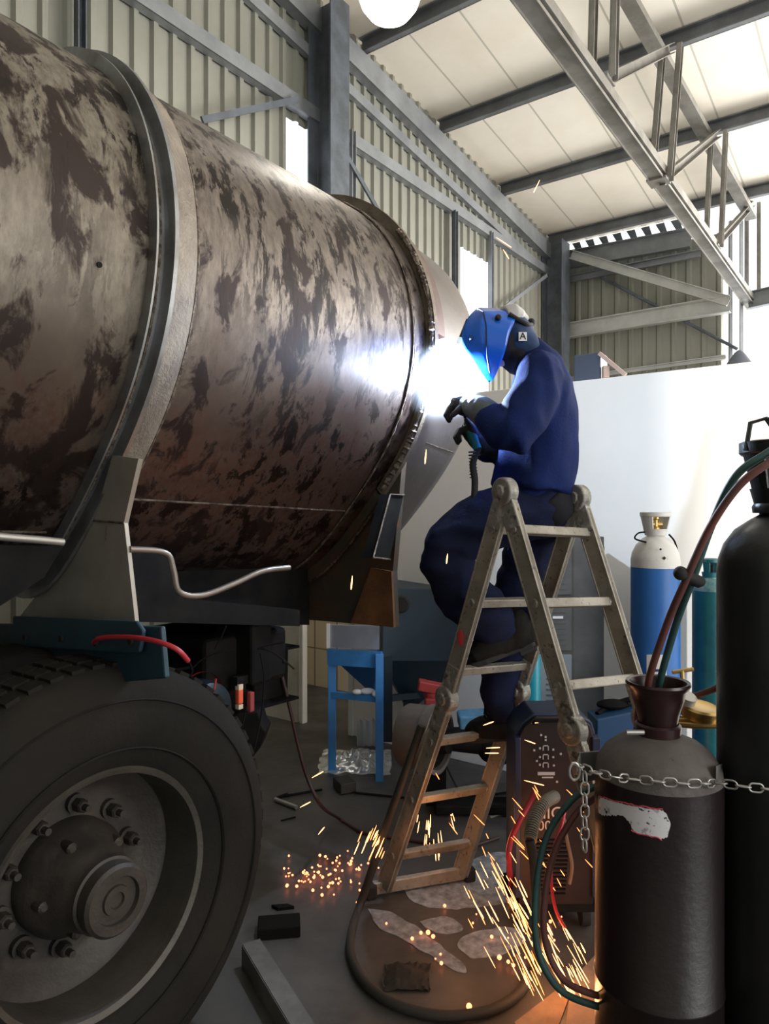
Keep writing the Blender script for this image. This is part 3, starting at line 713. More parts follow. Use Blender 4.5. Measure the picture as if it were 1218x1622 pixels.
# body: one continuous skin under the clothes
mb = MB(); Yx = (0,1,0)
limb(mb, [(pel,.07,.11,Yx),(wst,.10,.12,Yx),(chs,.11,.15,Yx),(uch,.09,.16,Yx),(nk,.055,.06,Yx),(P(822,556,2.72),.052,.056,Yx)])
mb.ball(hd, .088, (1.0,.82,1.18), Matrix.Rotation(R(-35),3,'Y'), 20)
mb.ball(hd+V((-.085,0,-.035)), .017, (1.3,.9,1)); mb.ball(hd+V((-.04,0,-.075)), .04, (1,.9,.8))
for s_ in (-1,1): mb.ball(hd+V((.0,.075*s_,-.01)), .02, (.8,.5,1.4))
for a,b,c in ((shN,elN,wrN),(shF,elF,wrF)):
    limb(mb, [(a,.045),(a.lerp(b,.5),.042),(b,.036),(b.lerp(c,.4),.036),(c,.026)])
for a,b,c in ((hipN,knN,anN),(hipF,knF,anF)):
    limb(mb, [(a,.05),(a.lerp(b,.5),.055),(b,.05),(b.lerp(c,.35),.05),(c,.036)])
body = remesh(mb, 'body', SKIN, who, .014, 5)
# trousers
mb = MB()
limb(mb, [(P(852,768,2.77),.115,.165,Yx),(P(860,800,2.78),.12,.175,Yx),(P(866,822,2.78),.10,.17,Yx)], 24)
limb(mb, [(P(862,806,2.70),.108,.10,Yx),(P(806,812,2.69),.118,.10,Yx),(P(755,832,2.69),.108,.098,Yx),(P(708,864,2.69),.096,.092,Yx),(P(703,888,2.69),.092,.088,Yx),(P(728,930,2.70),.105,.086,Yx),(P(762,970,2.72),.105,.084,Yx),(P(789,996,2.73),.082,.076,Yx)], 24)
limb(mb, [(P(862,815,2.86),.10,.10,Yx),(P(838,880,2.87),.10,.096,Yx),(P(818,945,2.87),.088,.09,Yx),(P(803,1010,2.86),.078,.08,Yx),(P(792,1065,2.85),.076,.075,Yx),(P(790,1100,2.84),.066,.066,Yx),(P(792,1128,2.84),.06,.06,Yx)], 24)
remesh(mb, 'trousers', NAVY, who, .011, 5, .012, 6.5, (1,1,1.8))
# dark apron flap / belt at the waist
mb = MB(); limb(mb, [(P(848,782,2.76),.125,.172,Yx),(P(862,800,2.77),.122,.178,Yx),(P(872,812,2.78),.10,.17,Yx)], 24)
remesh(mb, 'dark_shirt_tail', BLK, who, .012, 4)
mb = MB(); mb.prism([P(730,795,2.68),P(790,780,2.66),P(800,785,2.66),P(738,802,2.68)], V((0,.10,.0))); mb.build('apron_flap', BLK, who, bevel=.003)
# jacket
mb = MB()
limb(mb, [(P(842,776,2.75),.152,.19,Yx),(P(846,750,2.75),.152,.19,Yx),(P(853,700,2.74),.142,.185,Yx),(P(856,650,2.73),.128,.18,Yx),(P(856,610,2.72),.108,.175,Yx),(P(850,582,2.72),.085,.15,Yx),(P(838,562,2.72),.066,.078,Yx),(P(828,552,2.72),.058,.064,Yx)], 28)
limb(mb, [(P(856,590,2.60),.085,.08,Yx),(P(846,625,2.545),.088,.075,Yx),(P(828,665,2.51),.082,.072,Yx),(P(812,688,2.50),.077,.07,Yx),(P(796,682,2.515),.070,.064,Yx),(P(778,664,2.56),.060,.056,Yx),(P(763,650,2.60),.046,.046,Yx)], 20)
limb(mb, [(P(848,596,2.84),.08,.08,Yx),(P(832,650,2.87),.078,.072,Yx),(P(810,700,2.88),.07,.066,Yx),(P(790,712,2.84),.058,.056,Yx),(P(772,712,2.80),.05,.05,Yx)], 20)
remesh(mb, 'jacket', NAVYJ, who, .010, 4, .011, 6.5, (1.3,1,.7))
mb = MB(); limb(mb, [(P(800,715,2.80),.052),(P(782,708,2.78),.05),(P(764,703,2.76),.042),(P(754,694,2.75),.038)]); remesh(mb, 'leather_cuff', GLV, who, .007, 5, .002, 20)
mb = MB(); limb(mb, [(P(774,660,2.575),.056),(P(762,650,2.60),.053),(P(750,644,2.63),.043),(P(742,641,2.65),.036)]); remesh(mb, 'leather_cuff', mat('grey_leather_gauntlet', (.10,.10,.10), .7, 0, (.05,.09,.08), 9), who, .006, 5, .002, 20)
# gloves: palm, four curled fingers and a thumb
def glove(palm, knuckle, fdir, curl, thumb, yoff, nm='glove'):
    mb = MB(); limb(mb, [(palm,.038,.038,Yx),(palm.lerp(knuckle,.5),.037,.046,Yx),(knuckle,.030,.047,Yx)])
    ln = (.064,.072,.068,.054)
    for i in range(4):
        b = knuckle + V((0,(i-1.5)*.0225,0)); d1 = fdir.normalized(); d2 = (fdir.normalized()+curl*.9).normalized(); d3 = (fdir.normalized()*.2+curl*1.5).normalized()
        p1 = b+d1*ln[i]*.5; p2 = p1+d2*ln[i]*.38; p3 = p2+d3*ln[i]*.32
        limb(mb, [(b-d1*.02,.0145),(p1,.0135),(p2,.0125),(p3,.0105)], 10)
    a = palm.lerp(knuckle,.25)+V((0,yoff,0)); limb(mb, [(a,.014),(a+thumb*.5+V((0,yoff*.4,0)),.013),(a+thumb,.0105)], 10)
    return remesh(mb, nm, GLV, who, .0042, 3)
glove(P(738,644,2.68), P(724,640,2.71), V((-.75,.1,-.45)), V((.45,0,-.55)), V((-.045,0,-.04)), -.035)
glove(P(752,690,2.75), P(741,680,2.76), V((-.9,0,-.2)), V((.5,0,-.8)), V((-.03,0,.05)), -.035)
# boots
def boot(toe, heel, ank, nm='boot'):
    y = (toe.y+heel.y)/2; ax = (toe-heel).normalized(); up = V((ax.z,0,-ax.x)); up = up if up.z > 0 else -up
    mb = MB(); m1 = heel.lerp(toe,.45)
    limb(mb, [(heel+up*.05+ax*.015,.052,.047,Yx),(m1+up*.055,.056,.052,Yx),(heel.lerp(toe,.75)+up*.046,.046,.055,Yx),(toe+up*.036-ax*.03,.038,.050,Yx)])
    limb(mb, [(heel+up*.05+ax*.06,.066,.055,Yx),(ank.lerp(heel+up*.05+ax*.05,.35),.064,.058,Yx),(ank,.066,.060,Yx)])
    limb(mb, [(ank-V((.0,0,.02)),.06,.058,Yx),(ank+V((.0,0,.01)),.063,.06,Yx)])
    o = remesh(mb, nm, BOOT, who, .0065, 4, .0015, 25)
    mb = MB(); pr = []
    for t, w in ((-.02,.028),(.03,.038),(.4,.034),(.72,.05),(.92,.042),(1.0,.02)): pr.append((heel.lerp(toe,t), w))
    mb.prism([p+V((0,-w,0)) for p, w in pr]+[p+V((0,w,0)) for p, w in pr[::-1]], up*.022); mb.box(heel+ax*.03-up*.006, (.07,.075,.02), Matrix((ax, V((0,1,0)), up)).transposed())
    mb.build('sole', RBR, o, bevel=.004)
    mb = MB()
    for k in range(5):
        q = (heel.lerp(toe,.74)+up*.075).lerp(ank+ax*.055+up*.0, k/4.6); mb.tube([q+V((0,-.03,0)), q+ax*.008+up*.006, q+V((0,.03,0))], .003, 6)
    mb.build('laces', mat('boot_lace', (.03,.028,.024), .8) if 'boot_lace' not in bpy.data.materials else bpy.data.materials['boot_lace'], o)
boot(P(739,1059,2.70), P(845,1022,2.74), P(815,990,2.74))
boot(P(738,1172,2.80), P(826,1170,2.88), P(795,1118,2.86))
# helmet: ridged shell with pointed chin, dark cap band and cloth hood
HB = mat('glossy_blue_helmet', (.008,.12,.62), .22, 0, coat=.5); HBD = mat('helmet_groove', (.004,.03,.12), .4)
c = P(795,540,2.72)
def hp(px, py, dy): return P(px, py, 2.72+dy)
rows = []   # side outline rows: (front px,py) ... from the top edge to chin ; half widths
side = [(803,502),(757,487),(733,515),(727,537),(741,562),(758,585),(776,606)]
mb = MB(); hel = []
# ridge line on the centre plane and outer edge lines on each side
ridge = [(800,489),(757,487),(738,503),(727,537),(741,562),(758,585),(774,606)]
mid   = [(806,492),(766,494),(762,510),(763,538),(768,562),(774,585),(777,604)]
back  = [(818,502),(814,512),(806,530),(803,548),(797,566),(788,588),(779,606)]
wr_, wm, wb_ = [.02,.03,.055,.062,.055,.035,.012], [.06,.085,.10,.105,.09,.055,.02], [.085,.105,.115,.112,.098,.062,.02]
def strip(L, sgn, W): return [hp(x, y, sgn*w) for (x, y), w in zip(L, W)]
cols = [strip(back,-1,wb_), strip(mid,-1,wm), strip(ridge,-1,wr_), strip(ridge,1,wr_), strip(mid,1,wm), strip(back,1,wb_)]
vv = [[mb.bm.verts.new(p) for p in cc] for cc in cols]
for a, b in zip(vv, vv[1:]):
    for i in range(len(a)-1): mb.bm.faces.new((a[i],a[i+1],b[i+1],b[i]))
hs = mb.build('welding_helmet', HB, who)
for e_ in hs.data.edges: pass
sb = hs.modifiers.new('s','SUBSURF'); sb.levels = 3; sb.render_levels = 3
so = hs.modifiers.new('t','SOLIDIFY'); so.thickness = .004; so.offset = -1
att = hs.data.attributes.new('crease_edge','FLOAT','EDGE')
pos = [v.co.copy() for v in hs.data.vertices]; n7 = 7
for e_ in hs.data.edges:
    a, b = e_.vertices; 
    if a//n7 == b//n7 and a//n7 in (1,2,3,4): att.data[e_.index].value = .75
    if a % n7 == b % n7 == 1: att.data[e_.index].value = .7
for p in hs.data.polygons: p.use_smooth = True
mb = MB(); mb.tube([hp(x+1,y,-w-.001) for (x,y),w in zip([(765,494),(769,515),(770,540),(771,565),(775,590)],[.088,.1,.106,.09,.052])], .0028, 6, smooth=5); mb.build('groove', HBD, hs)
for (x,y,w,r_) in ((789,503,-.104,.011),(746,536,-.074,.009)):
    mb = MB(); mb.lathe([(0,.014),(r_*.6,.014),(r_,.008),(r_,-.004)], hp(x,y,w), (0,-1,0), 18); mb.build('knob', RBR if r_ > .01 else HBD, hs, smooth=True)
mb = MB(); mb.box(hp(733,525,0), (.012,.10,.075), Matrix.Rotation(R(22),3,'Y')); mb.build('dark_lens', mat('dark_lens', (.01,.012,.01), .08), hs, bevel=.003)
mb = MB(); limb(mb, [(hp(800,508,0),.055,.08,Yx),(hp(815,502,0),.048,.078,Yx),(hp(826,506,0),.030,.06,Yx)]); remesh(mb, 'cap', mat('pale_grey_cap', (.45,.44,.43), .8), who, .007, 4)
mb = MB(); mb.tube([hp(806,497,-.088),hp(822,507,-.086),hp(836,514,-.07),hp(842,514,0),hp(836,514,.07),hp(806,497,.09)], .0085, 8, smooth=5); mb.ball(hp(841,511,0), .016, (1,1.5,1)); mb.build('head_band', RBR, who, smooth=True)
mb = MB(); limb(mb, [(hp(800,538,0),.055,.088,Yx),(hp(797,560,0),.055,.082,Yx),(hp(806,560,0),.05,.07,Yx),(hp(822,572,0),.055,.08,Yx)]); remesh(mb, 'dark_neck_filler', BLK, who, .008, 3, .004, 15)  # dark filler added for the darkness under the helmet
mb = MB(); limb(mb, [(hp(806,512,0),.055,.075,Yx),(hp(815,530,0),.072,.084,Yx),(hp(820,545,0),.072,.08,Yx),(hp(836,555,0),.062,.085,Yx),(hp(848,562,0),.04,.08,Yx)]); remesh(mb, 'cloth_hood', mat('navy_hood', (.012,.035,.10), .8), who, .008, 4, .004, 12)
LG = mat('white_patch', (.75,.75,.78), .7)
mb = MB(); pc = hp(828,533,-.088); mb.box(pc, (.030,.003,.032)); pt = mb.build('logo_patch', LG, who)
text('A', .036, Matrix.Translation(pc+V((0,-.003,0))) @ Matrix.Rotation(R(90),4,'X'), RBR, 'logo_mark', pt)

# welding torch (held, its own thing)
tq = empty('welding_torch', P(750,700,2.72), 'welding torch with teal handle and black ribbed hose held in black gloves', 'torch')
mb = MB(); mb.tube([P(757,712,2.70),P(748,690,2.72),P(740,668,2.735)], [.016,.019,.015], 12, smooth=4); mb.build('handle', TEAL, tq, smooth=True)
mb = MB(); mb.tube([P(740,668,2.735),P(732,646,2.75),P(716,634,2.77),P(705,624,2.79)], .009, 10, smooth=4); mb.build('swan_neck', DARKM, tq, smooth=True)
mb = MB(); mb.tube([P(711,629,2.78),P(702,618,2.795)], [.012,.010], 14); mb.build('gas_nozzle', mat('copper_nozzle', (.5,.25,.12), .3, .8), tq, smooth=True)
mb = MB(); hz = [P(757,712,2.70),P(749,735,2.68),P(752,760,2.67),P(751,790,2.665)]
mb.tube(hz, .0125, 12, smooth=8); mb.build('hose', RBR, tq, smooth=True)
mb = MB()
for k in range(9):
    q = P(748+.3*k, 716+5*k, 2.692-.001*k); mb.lathe([(.0125,-.003),(.0165,0),(.0125,.003)], q, (0.05,0,-1), 14)
mb.build('strain_relief', mat('grey_rubber_rib', (.10,.10,.11), .6), tq, smooth=True)
# ================================================================ GAS CYLINDERS
MAR = mat('maroon_black_cylinder_paint', (.016,.010,.011), .36, .1, (.011,.007,.008), 5, (.4,.7), .12, 40)
MAROON = mat('maroon_guard_paint', (.035,.013,.015), .3, .1, (.02,.009,.010), 8)
DUST = mat('dusty_shoulder', (.13,.115,.105), .75, 0, (.085,.072,.066), 6, (.35,.65), .3, 50, col3=(.03,.02,.02), scale3=14, cut3=(.62,.7))
BLKC = mat('black_cylinder_paint', (.014,.016,.017), .33, .1, (.022,.024,.026), 4, (.4,.7), .15, 35, col3=(.06,.06,.06), scale3=28, cut3=(.72,.76))
BRASS = mat('brass', (.55,.38,.14), .35, .9)
STEEL = mat('zinc_steel', (.48,.47,.45), .4, .7)
def guard(c, r0, r1, h, m, parent, name='valve_guard', a0=0, n=3, win=.6):
    """open collar guard: base ring, uprights, top ring"""
    mb = MB(); mb.lathe([(r0-.004,0),(r0,0),(r0+(r1-r0)*.35,h*.28),(r0+(r1-r0)*.35-.005,h*.28)], c, seg=40, closed=True)
    rt = r1; mb.lathe([(rt-.014,h*.86),(rt-.004,h*.8),(rt+.002,h*.84),(rt+.002,h),(rt-.006,h*1.02),(rt-.014,h)], c, seg=40, closed=True)
    for i in range(n):
        a = a0+2*math.pi*i/n
        for j in range(-3, 3):
            p = []; 
            for aa in (a+j*.09*win*1.6, a+(j+1)*.09*win*1.6):
                for f, z in ((.30,.26),(.98,.85)):
                    rr = r0+(r1-r0)*f; p.append(c+V((math.cos(aa)*rr, math.sin(aa)*rr, h*z)))
            nrm = V((math.cos(a),math.sin(a),0))*-.005
            mb.prism([p[0],p[1],p[3],p[2]], nrm)
    return mb.build(name, m, parent, smooth=True)
# acetylene in front
Yc = 1.75; c = V(((1042-609)/F*Yc, Yc, 0)); RC = .148
zs = P(0,1225,Yc).z
ac = empty('gas_cylinder', c, 'stout maroon-black gas cylinder with torn white sticker in the right foreground', 'gas cylinder', 'gas cylinders')
mb = MB(); mb.lathe([(0,.0),(RC-.02,.0),(RC-.004,.02),(RC,.04),(RC,.36),(RC+.0025,.363),(RC+.0025,.368),(RC,.371),(RC,zs)], c, seg=72); mb.build('body', MAR, ac, smooth=True)
mb = MB(); mb.lathe([(RC,zs-.004),(RC-.004,zs+.025),(RC-.022,zs+.055),(RC-.05,zs+.078),(RC-.085,zs+.092),(.05,zs+.098),(.03,zs+.10)], c, seg=72); o = mb.build('shoulder', DUST, ac, smooth=True); tag(o, 'dusty grey shoulder')
mb = MB(); mb.lathe([(.052,zs+.092),(.054,zs+.12),(.048,zs+.125),(.046,zs+.105),(.02,zs+.105)], c, seg=40); mb.build('neck_ring', MAROON, ac, smooth=True)
mb = MB(); zb = zs+.12
mb.lathe([(.030,zb-.01),(.044,zb),(.050,zb+.03),(.060,zb+.062),(.064,zb+.085),(.072,zb+.092),(.076,zb+.10),(.074,zb+.106),(.066,zb+.104),(.058,zb+.088),(.054,zb+.062),(.044,zb+.03),(.036,zb+.005)], c, seg=56)
o = mb.build('valve_guard', MAROON, ac, smooth=True)
mb = MB(); mb.lathe([(.016,zb-.02),(.016,zb+.03),(.012,zb+.034),(.012,zb+.055),(0,zb+.055)], c, seg=20); mb.build('valve', BRASS, ac, smooth=True)
mb = MB(); q = P(1000,1160,Yc-.03); mb.tube([q+V((-.012,0,0)),q+V((.03,0,.0))], .006, 8); mb.build('clamp_bolt', STEEL, ac)
# sticker wrapping the body, torn outline
mb = MB(); random.seed(3)
up_ = [(948,1262),(960,1266),(985,1273),(1005,1277),(1030,1281),(1050,1284),(1058,1292),(1062,1303),(1061,1318),(1054,1328)]
lo_ = [(948,1288),(962,1293),(978,1291),(996,1290),(1004,1298),(997,1305),(1000,1314),(1010,1320),(1030,1323),(1048,1329)]
def oncyl(px, py, c=c, r=RC+.0012):
    # intersect the view ray with the vertical cylinder surface
    dx = (px-609)/F; a = dx*dx+1; b = -2*(c.x*dx+c.y); k = c.x**2+c.y**2-r*r
    disc = b*b-4*a*k; t = (-b-math.sqrt(max(disc,0)))/(2*a); return V((dx*t, t, H-(py-811)/F*t))
import itertools
def resamp(L, n):
    out = []
    for i in range(n+1):
        f = i/n*(len(L)-1); k = min(int(f), len(L)-2); f -= k
        out.append((L[k][0]*(1-f)+L[k+1][0]*f, L[k][1]*(1-f)+L[k+1][1]*f + random.uniform(-1.3,1.3)))
    return out
def yat(L, x):
    for (xa,ya),(xb,yb) in zip(L, L[1:]):
        if xa <= x <= xb: return ya+(yb-ya)*(x-xa)/max(xb-xa,.01)
    return L[-1][1]
lo2 = [(948,1288),(962,1293),(978,1291),(988,1292),(993,1299),(999,1305),(1001,1314),(1010,1321),(1030,1324),(1048,1329),(1057,1327),(1062,1308)]
up2 = up_[:6]+[(1056,1290),(1062,1304)]
xs_ = [948+1.5*i for i in range(77)]
U = [oncyl(x, yat(up2,x)+random.uniform(-.8,.8)) for x in xs_]; Lq = [oncyl(x, yat(lo2,x)+random.uniform(-1.6,1.6)) for x in xs_]
for a,b in zip(zip(U,Lq), zip(U[1:],Lq[1:])): mb.poly([a[0],b[0],b[1],a[1]])
o = mb.build('sticker', mat('torn_white_sticker', (.75,.74,.78), .5, 0, (.30,.28,.30), 45, (.56,.66), col3=(.05,.03,.03), scale3=50, cut3=(.62,.64)), ac); tag(o, 'torn white sticker')
PK = mat('pink_sticker_edge', (.55,.08,.12), .5)
mb = MB(); mb.tube([oncyl(x,y-1.5,r=RC+.001) for x,y in resamp(up_[:6],20)], .0016, 5); mb.tube([oncyl(x,y+1,r=RC+.001) for x,y in resamp(lo_[6:],10)], .0016, 5); mb.build('sticker_edge', PK, ac)

# tall black cylinder
Yk = 1.72; ck = V(((1236-609)/F*Yk, Yk, 0)); RK = .14; zk = P(0,905,Yk).z
bc = empty('gas_cylinder', ck, 'tall glossy black gas cylinder cut by the right edge of the photo', 'gas cylinder', 'gas cylinders')
mb = MB(); mb.lathe([(0,0),(RK-.015,0),(RK,.02),(RK,zk),(RK-.004,zk+.03),(RK-.016,zk+.065),(RK-.04,zk+.10),(RK-.075,zk+.125),(.046,zk+.136),(.044,zk+.15),(.0,zk+.15)], ck, seg=72); mb.build('body', BLKC, bc, smooth=True)
gz_ = zk+.145
mb = MB(); mb.lathe([(.04,gz_-.005),(.060,gz_-.005),(.062,gz_+.01),(.056,gz_+.02),(.04,gz_+.02)], ck, seg=40, closed=True); mb.build('neck_ring', BLKC, bc, smooth=True)
guard(ck+V((0,0,gz_+.01)), .055, .088, .155, BLKC, bc, a0=R(195), n=3, win=.9)
mb = MB(); mb.lathe([(.018,gz_),(.018,gz_+.06),(.014,gz_+.065),(.014,gz_+.10),(.022,gz_+.105),(.022,gz_+.13),(0,gz_+.13)], ck, seg=20); mb.build('valve', BRASS, bc, smooth=True)
mb = MB(); tz = gz_+.165
mb.tube([ck+V((-.088,-.01,tz-.02)), ck+V((-.078,-.012,tz+.045)), ck+V((-.045,-.02,tz+.055)), ck+V((-.012,-.03,tz+.0))], .006, 8); mb.tube([ck+V((-.045,-.03,tz+.055)), ck+V((0,-.03,tz+.03)), ck+V((.02,-.03,tz))], .0025, 6)
mb.build('lifting_handle', BLKC, bc, smooth=True)

# white and blue cylinder
Yb = 3.28; cb = V(((1038-609)/F*Yb, Yb, 0)); RB = .108; z1_ = P(0,898,Yb).z
BLUC = mat('royal_blue_cylinder_paint', (.03,.16,.50), .4, 0, (.025,.13,.42), 5, (.4,.7), .05, 30)
WHC = mat('white_cylinder_paint', (.72,.71,.68), .45, 0, (.5,.48,.45), 6, (.5,.75), .1, 40, col3=(.15,.13,.12), scale3=24, cut3=(.66,.69))
wb_ = empty('gas_cylinder', cb, 'blue gas cylinder with white shoulder and white valve guard against the wall', 'gas cylinder', 'gas cylinders')
mb = MB(); mb.lathe([(0,0),(RB,0),(RB,z1_)], cb, seg=56); mb.build('body', BLUC, wb_, smooth=True)
mb = MB(); mb.lathe([(RB,z1_-.001),(RB,z1_+.035),(RB-.006,z1_+.065),(RB-.022,z1_+.10),(RB-.048,z1_+.128),(.04,z1_+.14),(.034,z1_+.15),(0,z1_+.15)], cb, seg=56); o = mb.build('shoulder', WHC, wb_, smooth=True); tag(o, 'white shoulder')
guard(cb+V((0,0,z1_+.145)), .046, .066, .105, WHC, wb_, a0=R(20), n=2, win=1.5)
mb = MB(); mb.lathe([(.022,z1_+.15),(.022,z1_+.18),(.013,z1_+.185),(.013,z1_+.215),(.02,z1_+.22),(.02,z1_+.235),(0,z1_+.235)], cb, seg=20); mb.tube([cb+V((-.03,0,z1_+.195)),cb+V((.03,0,z1_+.195))], .012, 10); mb.build('valve', BRASS, wb_, smooth=True)
mb = MB(); mb.tube([cb+V((-.055,-.02,z1_+.16)),cb+V((-.09,-.03,z1_+.155)),cb+V((-.10,-.02,z1_+.13)),cb+V((-.06,-.05,z1_+.115))], .004, 6, smooth=5); mb.tube([cb+V((.05,-.03,z1_+.15)),cb+V((.075,-.03,z1_+.12)),cb+V((.088,-.03,z1_+.08))], .004, 6, smooth=4); mb.build('wire_loop', DARKM, wb_, smooth=True)
mb = MB(); x0,x1 = 1024,1056; cs = [oncyl(x0+(x1-x0)*i/8, 1037, cb, RB+.001) for i in range(9)]; ds = [oncyl(x0+(x1-x0)*i/8, 1082, cb, RB+.001) for i in range(9)]
for i in range(8): mb.poly([cs[i],cs[i+1],ds[i+1],ds[i]])
lb = mb.build('paper_label', mat('white_paper', (.75,.75,.76), .6), wb_)
mb = MB()
for k,(ya,yb_) in enumerate(((1060,1064),(1068,1075))):
    cs = [oncyl(1027+24*i/6, ya, cb, RB+.0018) for i in range(7)]; ds = [oncyl(1027+24*i/6, yb_, cb, RB+.0018) for i in range(7)]
    for i in range(6): mb.poly([cs[i],cs[i+1],ds[i+1],ds[i]])
mb.build('label_print', mat('dark_blue_print', (.02,.03,.2), .6), lb)
mb = MB()
for (xx,yy,s_) in ((1052,884,.008),(1046,870,.006)): 
    q = oncyl(xx,yy,cb,RB-.001); mb.box(q+V((0,-.002,0)), (s_*1.4,.002,s_*1.4), Matrix.Rotation(R(45),3,'Y'))
mb.build('hazard_diamond', RBR, wb_)

# teal cylinder behind
Yt = 3.3; ct = V(((1125-609)/F*Yt, Yt, 0)); RT = .078; zt = P(0,935,Yt).z
TEALC = mat('teal_cylinder_paint', (.01,.13,.15), .35, 0, (.008,.08,.10), 6, (.4,.7), .05, 30)
tc_ = empty('gas_cylinder', ct, 'slim teal gas cylinder standing between the blue and the tall black cylinder', 'gas cylinder', 'gas cylinders')
mb = MB(); mb.lathe([(0,0),(RT,0),(RT,zt)], ct, seg=48); mb.build('body', TEALC, tc_, smooth=True)
mb = MB(); mb.lathe([(RT,zt-.001),(RT-.003,zt+.018),(RT-.015,zt+.04),(.035,zt+.056),(.03,zt+.07),(0,zt+.07)], ct, seg=48); mb.build('shoulder', mat('pale_teal_shoulder', (.22,.32,.32), .5, 0, (.03,.15,.17), 12, (.4,.6)), tc_, smooth=True)
guard(ct+V((0,0,zt+.06)), .034, .044, .085, TEALC, tc_, a0=R(40), n=2, win=.9)
mb = MB(); mb.lathe([(.012,zt+.06),(.012,zt+.11),(.016,zt+.115),(0,zt+.125)], ct, seg=16); mb.build('valve', DARKM, tc_, smooth=True)
# regulator gauges
rg = empty('regulator', P(1110,1130,2.0), 'brass twin gauge regulator between the maroon cylinder and the black one', 'regulator')
mb = MB(); mb.lathe([(0,.0),(.052,.0),(.054,.006),(.054,.026),(.048,.032),(.044,.03),(0,.03)], P(1108,1135,2.0), (.1,-.15,1), 36); o = mb.build('gauge', BRASS, rg, smooth=True)
mb = MB(); mb.lathe([(0,.0),(.030,.0),(.030,.02),(0,.02)], P(1083,1110,2.0), (.2,-.3,.8), 28); mb.build('gauge', mat('clear_gauge', (.55,.55,.5), .15), rg, smooth=True)
mb = MB(); mb.tube([P(1070,1140,1.98),P(1140,1146,1.98)], .011, 12); mb.tube([P(1095,1140,1.98),P(1086,1112,2.0)], .009, 10); mb.tube([P(1068,1147,1.95),P(1100,1150,1.95),P(1143,1150,1.95)], .008, 8); mb.build('body', BRASS, rg, smooth=True)
mb = MB(); mb.tube([P(1065,1065,2.05),P(1098,1060,2.05)], .006, 8); mb.tube([P(1080,1062,2.05),P(1083,1110,2.02)], .006, 8); mb.build('side_tube', BRASS, rg, smooth=True)
# trolley / rack holding the two front cylinders
rk = empty('cylinder_rack', V((.7,1.85,0)), 'grey steel angle rack holding the front cylinders behind the chain', 'rack')
RACK = mat('worn_grey_rack_paint', (.16,.155,.145), .6, .2, (.09,.085,.08), 6)
def Rk(px,py,Y): return P(px,py,Y)
mb = MB(); mb.prism([Rk(916,1193,1.83),Rk(950,1190,1.88),Rk(950,1235,1.88),Rk(916,1240,1.83)], V((0,.006,0))); mb.prism([Rk(913,1210,1.72),Rk(918,1191,1.84),Rk(918,1238,1.84),Rk(913,1222,1.72)], V((.004,0,0))); mb.build('corner_plate', RACK, rk)
mb = MB(); mb.prism([Rk(1134,1213,1.63),Rk(1152,1207,1.84),Rk(1152,1240,1.84),Rk(1134,1243,1.63)], V((.004,0,0))); mb.build('corner_plate', RACK, rk)
mb = MB(); mb.beam(P(930,1215,1.93), P(1230,1212,1.93), .04, .006, side=(0,0,1)); mb.build('cross_bar', RACK, rk)
for x, w in ((1147,.04),):
    p = P(x,1210,1.94); mb = MB(); mb.beam(V((p.x,p.y,0)), V((p.x,p.y,p.z+.02)), w, .006, side=(1,0,0)); mb.beam(V((p.x,p.y+.02,0)), V((p.x,p.y+.02,p.z+.02)), .006, w, side=(1,0,0)); mb.build('upright', RACK, rk)
mb = MB(); mb.box((.86,1.80,-.0), (.62,.30,.004)); mb.build('base_plate', RACK, rk)
mb = MB(); mb.beam(P(1140,1400,1.9), P(1160,1450,1.86), .02, .012); mb.beam(P(1135,1315,1.9),P(1165,1345,1.86),.03,.012); mb.build('brace', DARKM, rk)

# chain: links as parts
ch = empty('chain', P(912,1218,1.66), 'zinc link chain slung across the front of the maroon cylinder', 'chain')
def linkmesh(l=.030, w=.019, r=.0022):
    mb = MB(); pts = []
    for i in range(24):
        a = 2*math.pi*i/24; x = math.cos(a)*w/2; z = math.sin(a)*w/2 + (l-w)/2*(1 if math.sin(a) > 0 else -1); pts.append(V((x,0,z)))
    n = len(pts); rings = []
    for i,p in enumerate(pts):
        t = (pts[(i+1)%n]-pts[i-1]).normalized(); v = V((0,1,0)); u = t.cross(v)
        rings.append([mb.bm.verts.new(p+(u*math.cos(k*math.pi/3)+v*math.sin(k*math.pi/3))*r) for k in range(6)])
    for i in range(n):
        a,b = rings[i], rings[(i+1)%n]
        for k in range(6): mb.bm.faces.new((a[k],a[(k+1)%6],b[(k+1)%6],b[k]))
    me = bpy.data.meshes.new('chain_link'); bmesh.ops.recalc_face_normals(mb.bm, faces=mb.bm.faces[:]); mb.bm.to_mesh(me); mb.bm.free(); me.materials.append(STEEL)
    for p in me.polygons: p.use_smooth = True
    return me
LMESH = linkmesh()
def chainrun(pts, pitch=.0255, ph=0):
    path = catmull([V(p) for p in pts], 40); d = 0; last = path[0]; out = [(path[0], path[1]-path[0])]; acc = 0
    for a, b in zip(path, path[1:]):
        acc += (b-a).length
        if acc >= pitch: out.append((b, b-a)); acc = 0
    for i,(p,t) in enumerate(out):
        t = t.normalized(); ref = V((0,1,0)) if (i+ph)%2 else V((0,.25,1)) if abs(t.z) < .7 else V((1,.2,0))
        y = (ref - t*ref.dot(t)).normalized(); x = y.cross(t)
        o = bpy.data.objects.new('chain_link', LMESH); COL.objects.link(o); o.parent = ch
        M = Matrix((x,y,t)).transposed().to_4x4(); M.translation = p; o.matrix_basis = wmat(ch).inverted() @ M
def oc(px,py,r=RC+.007): return oncyl(px,py,c,r)
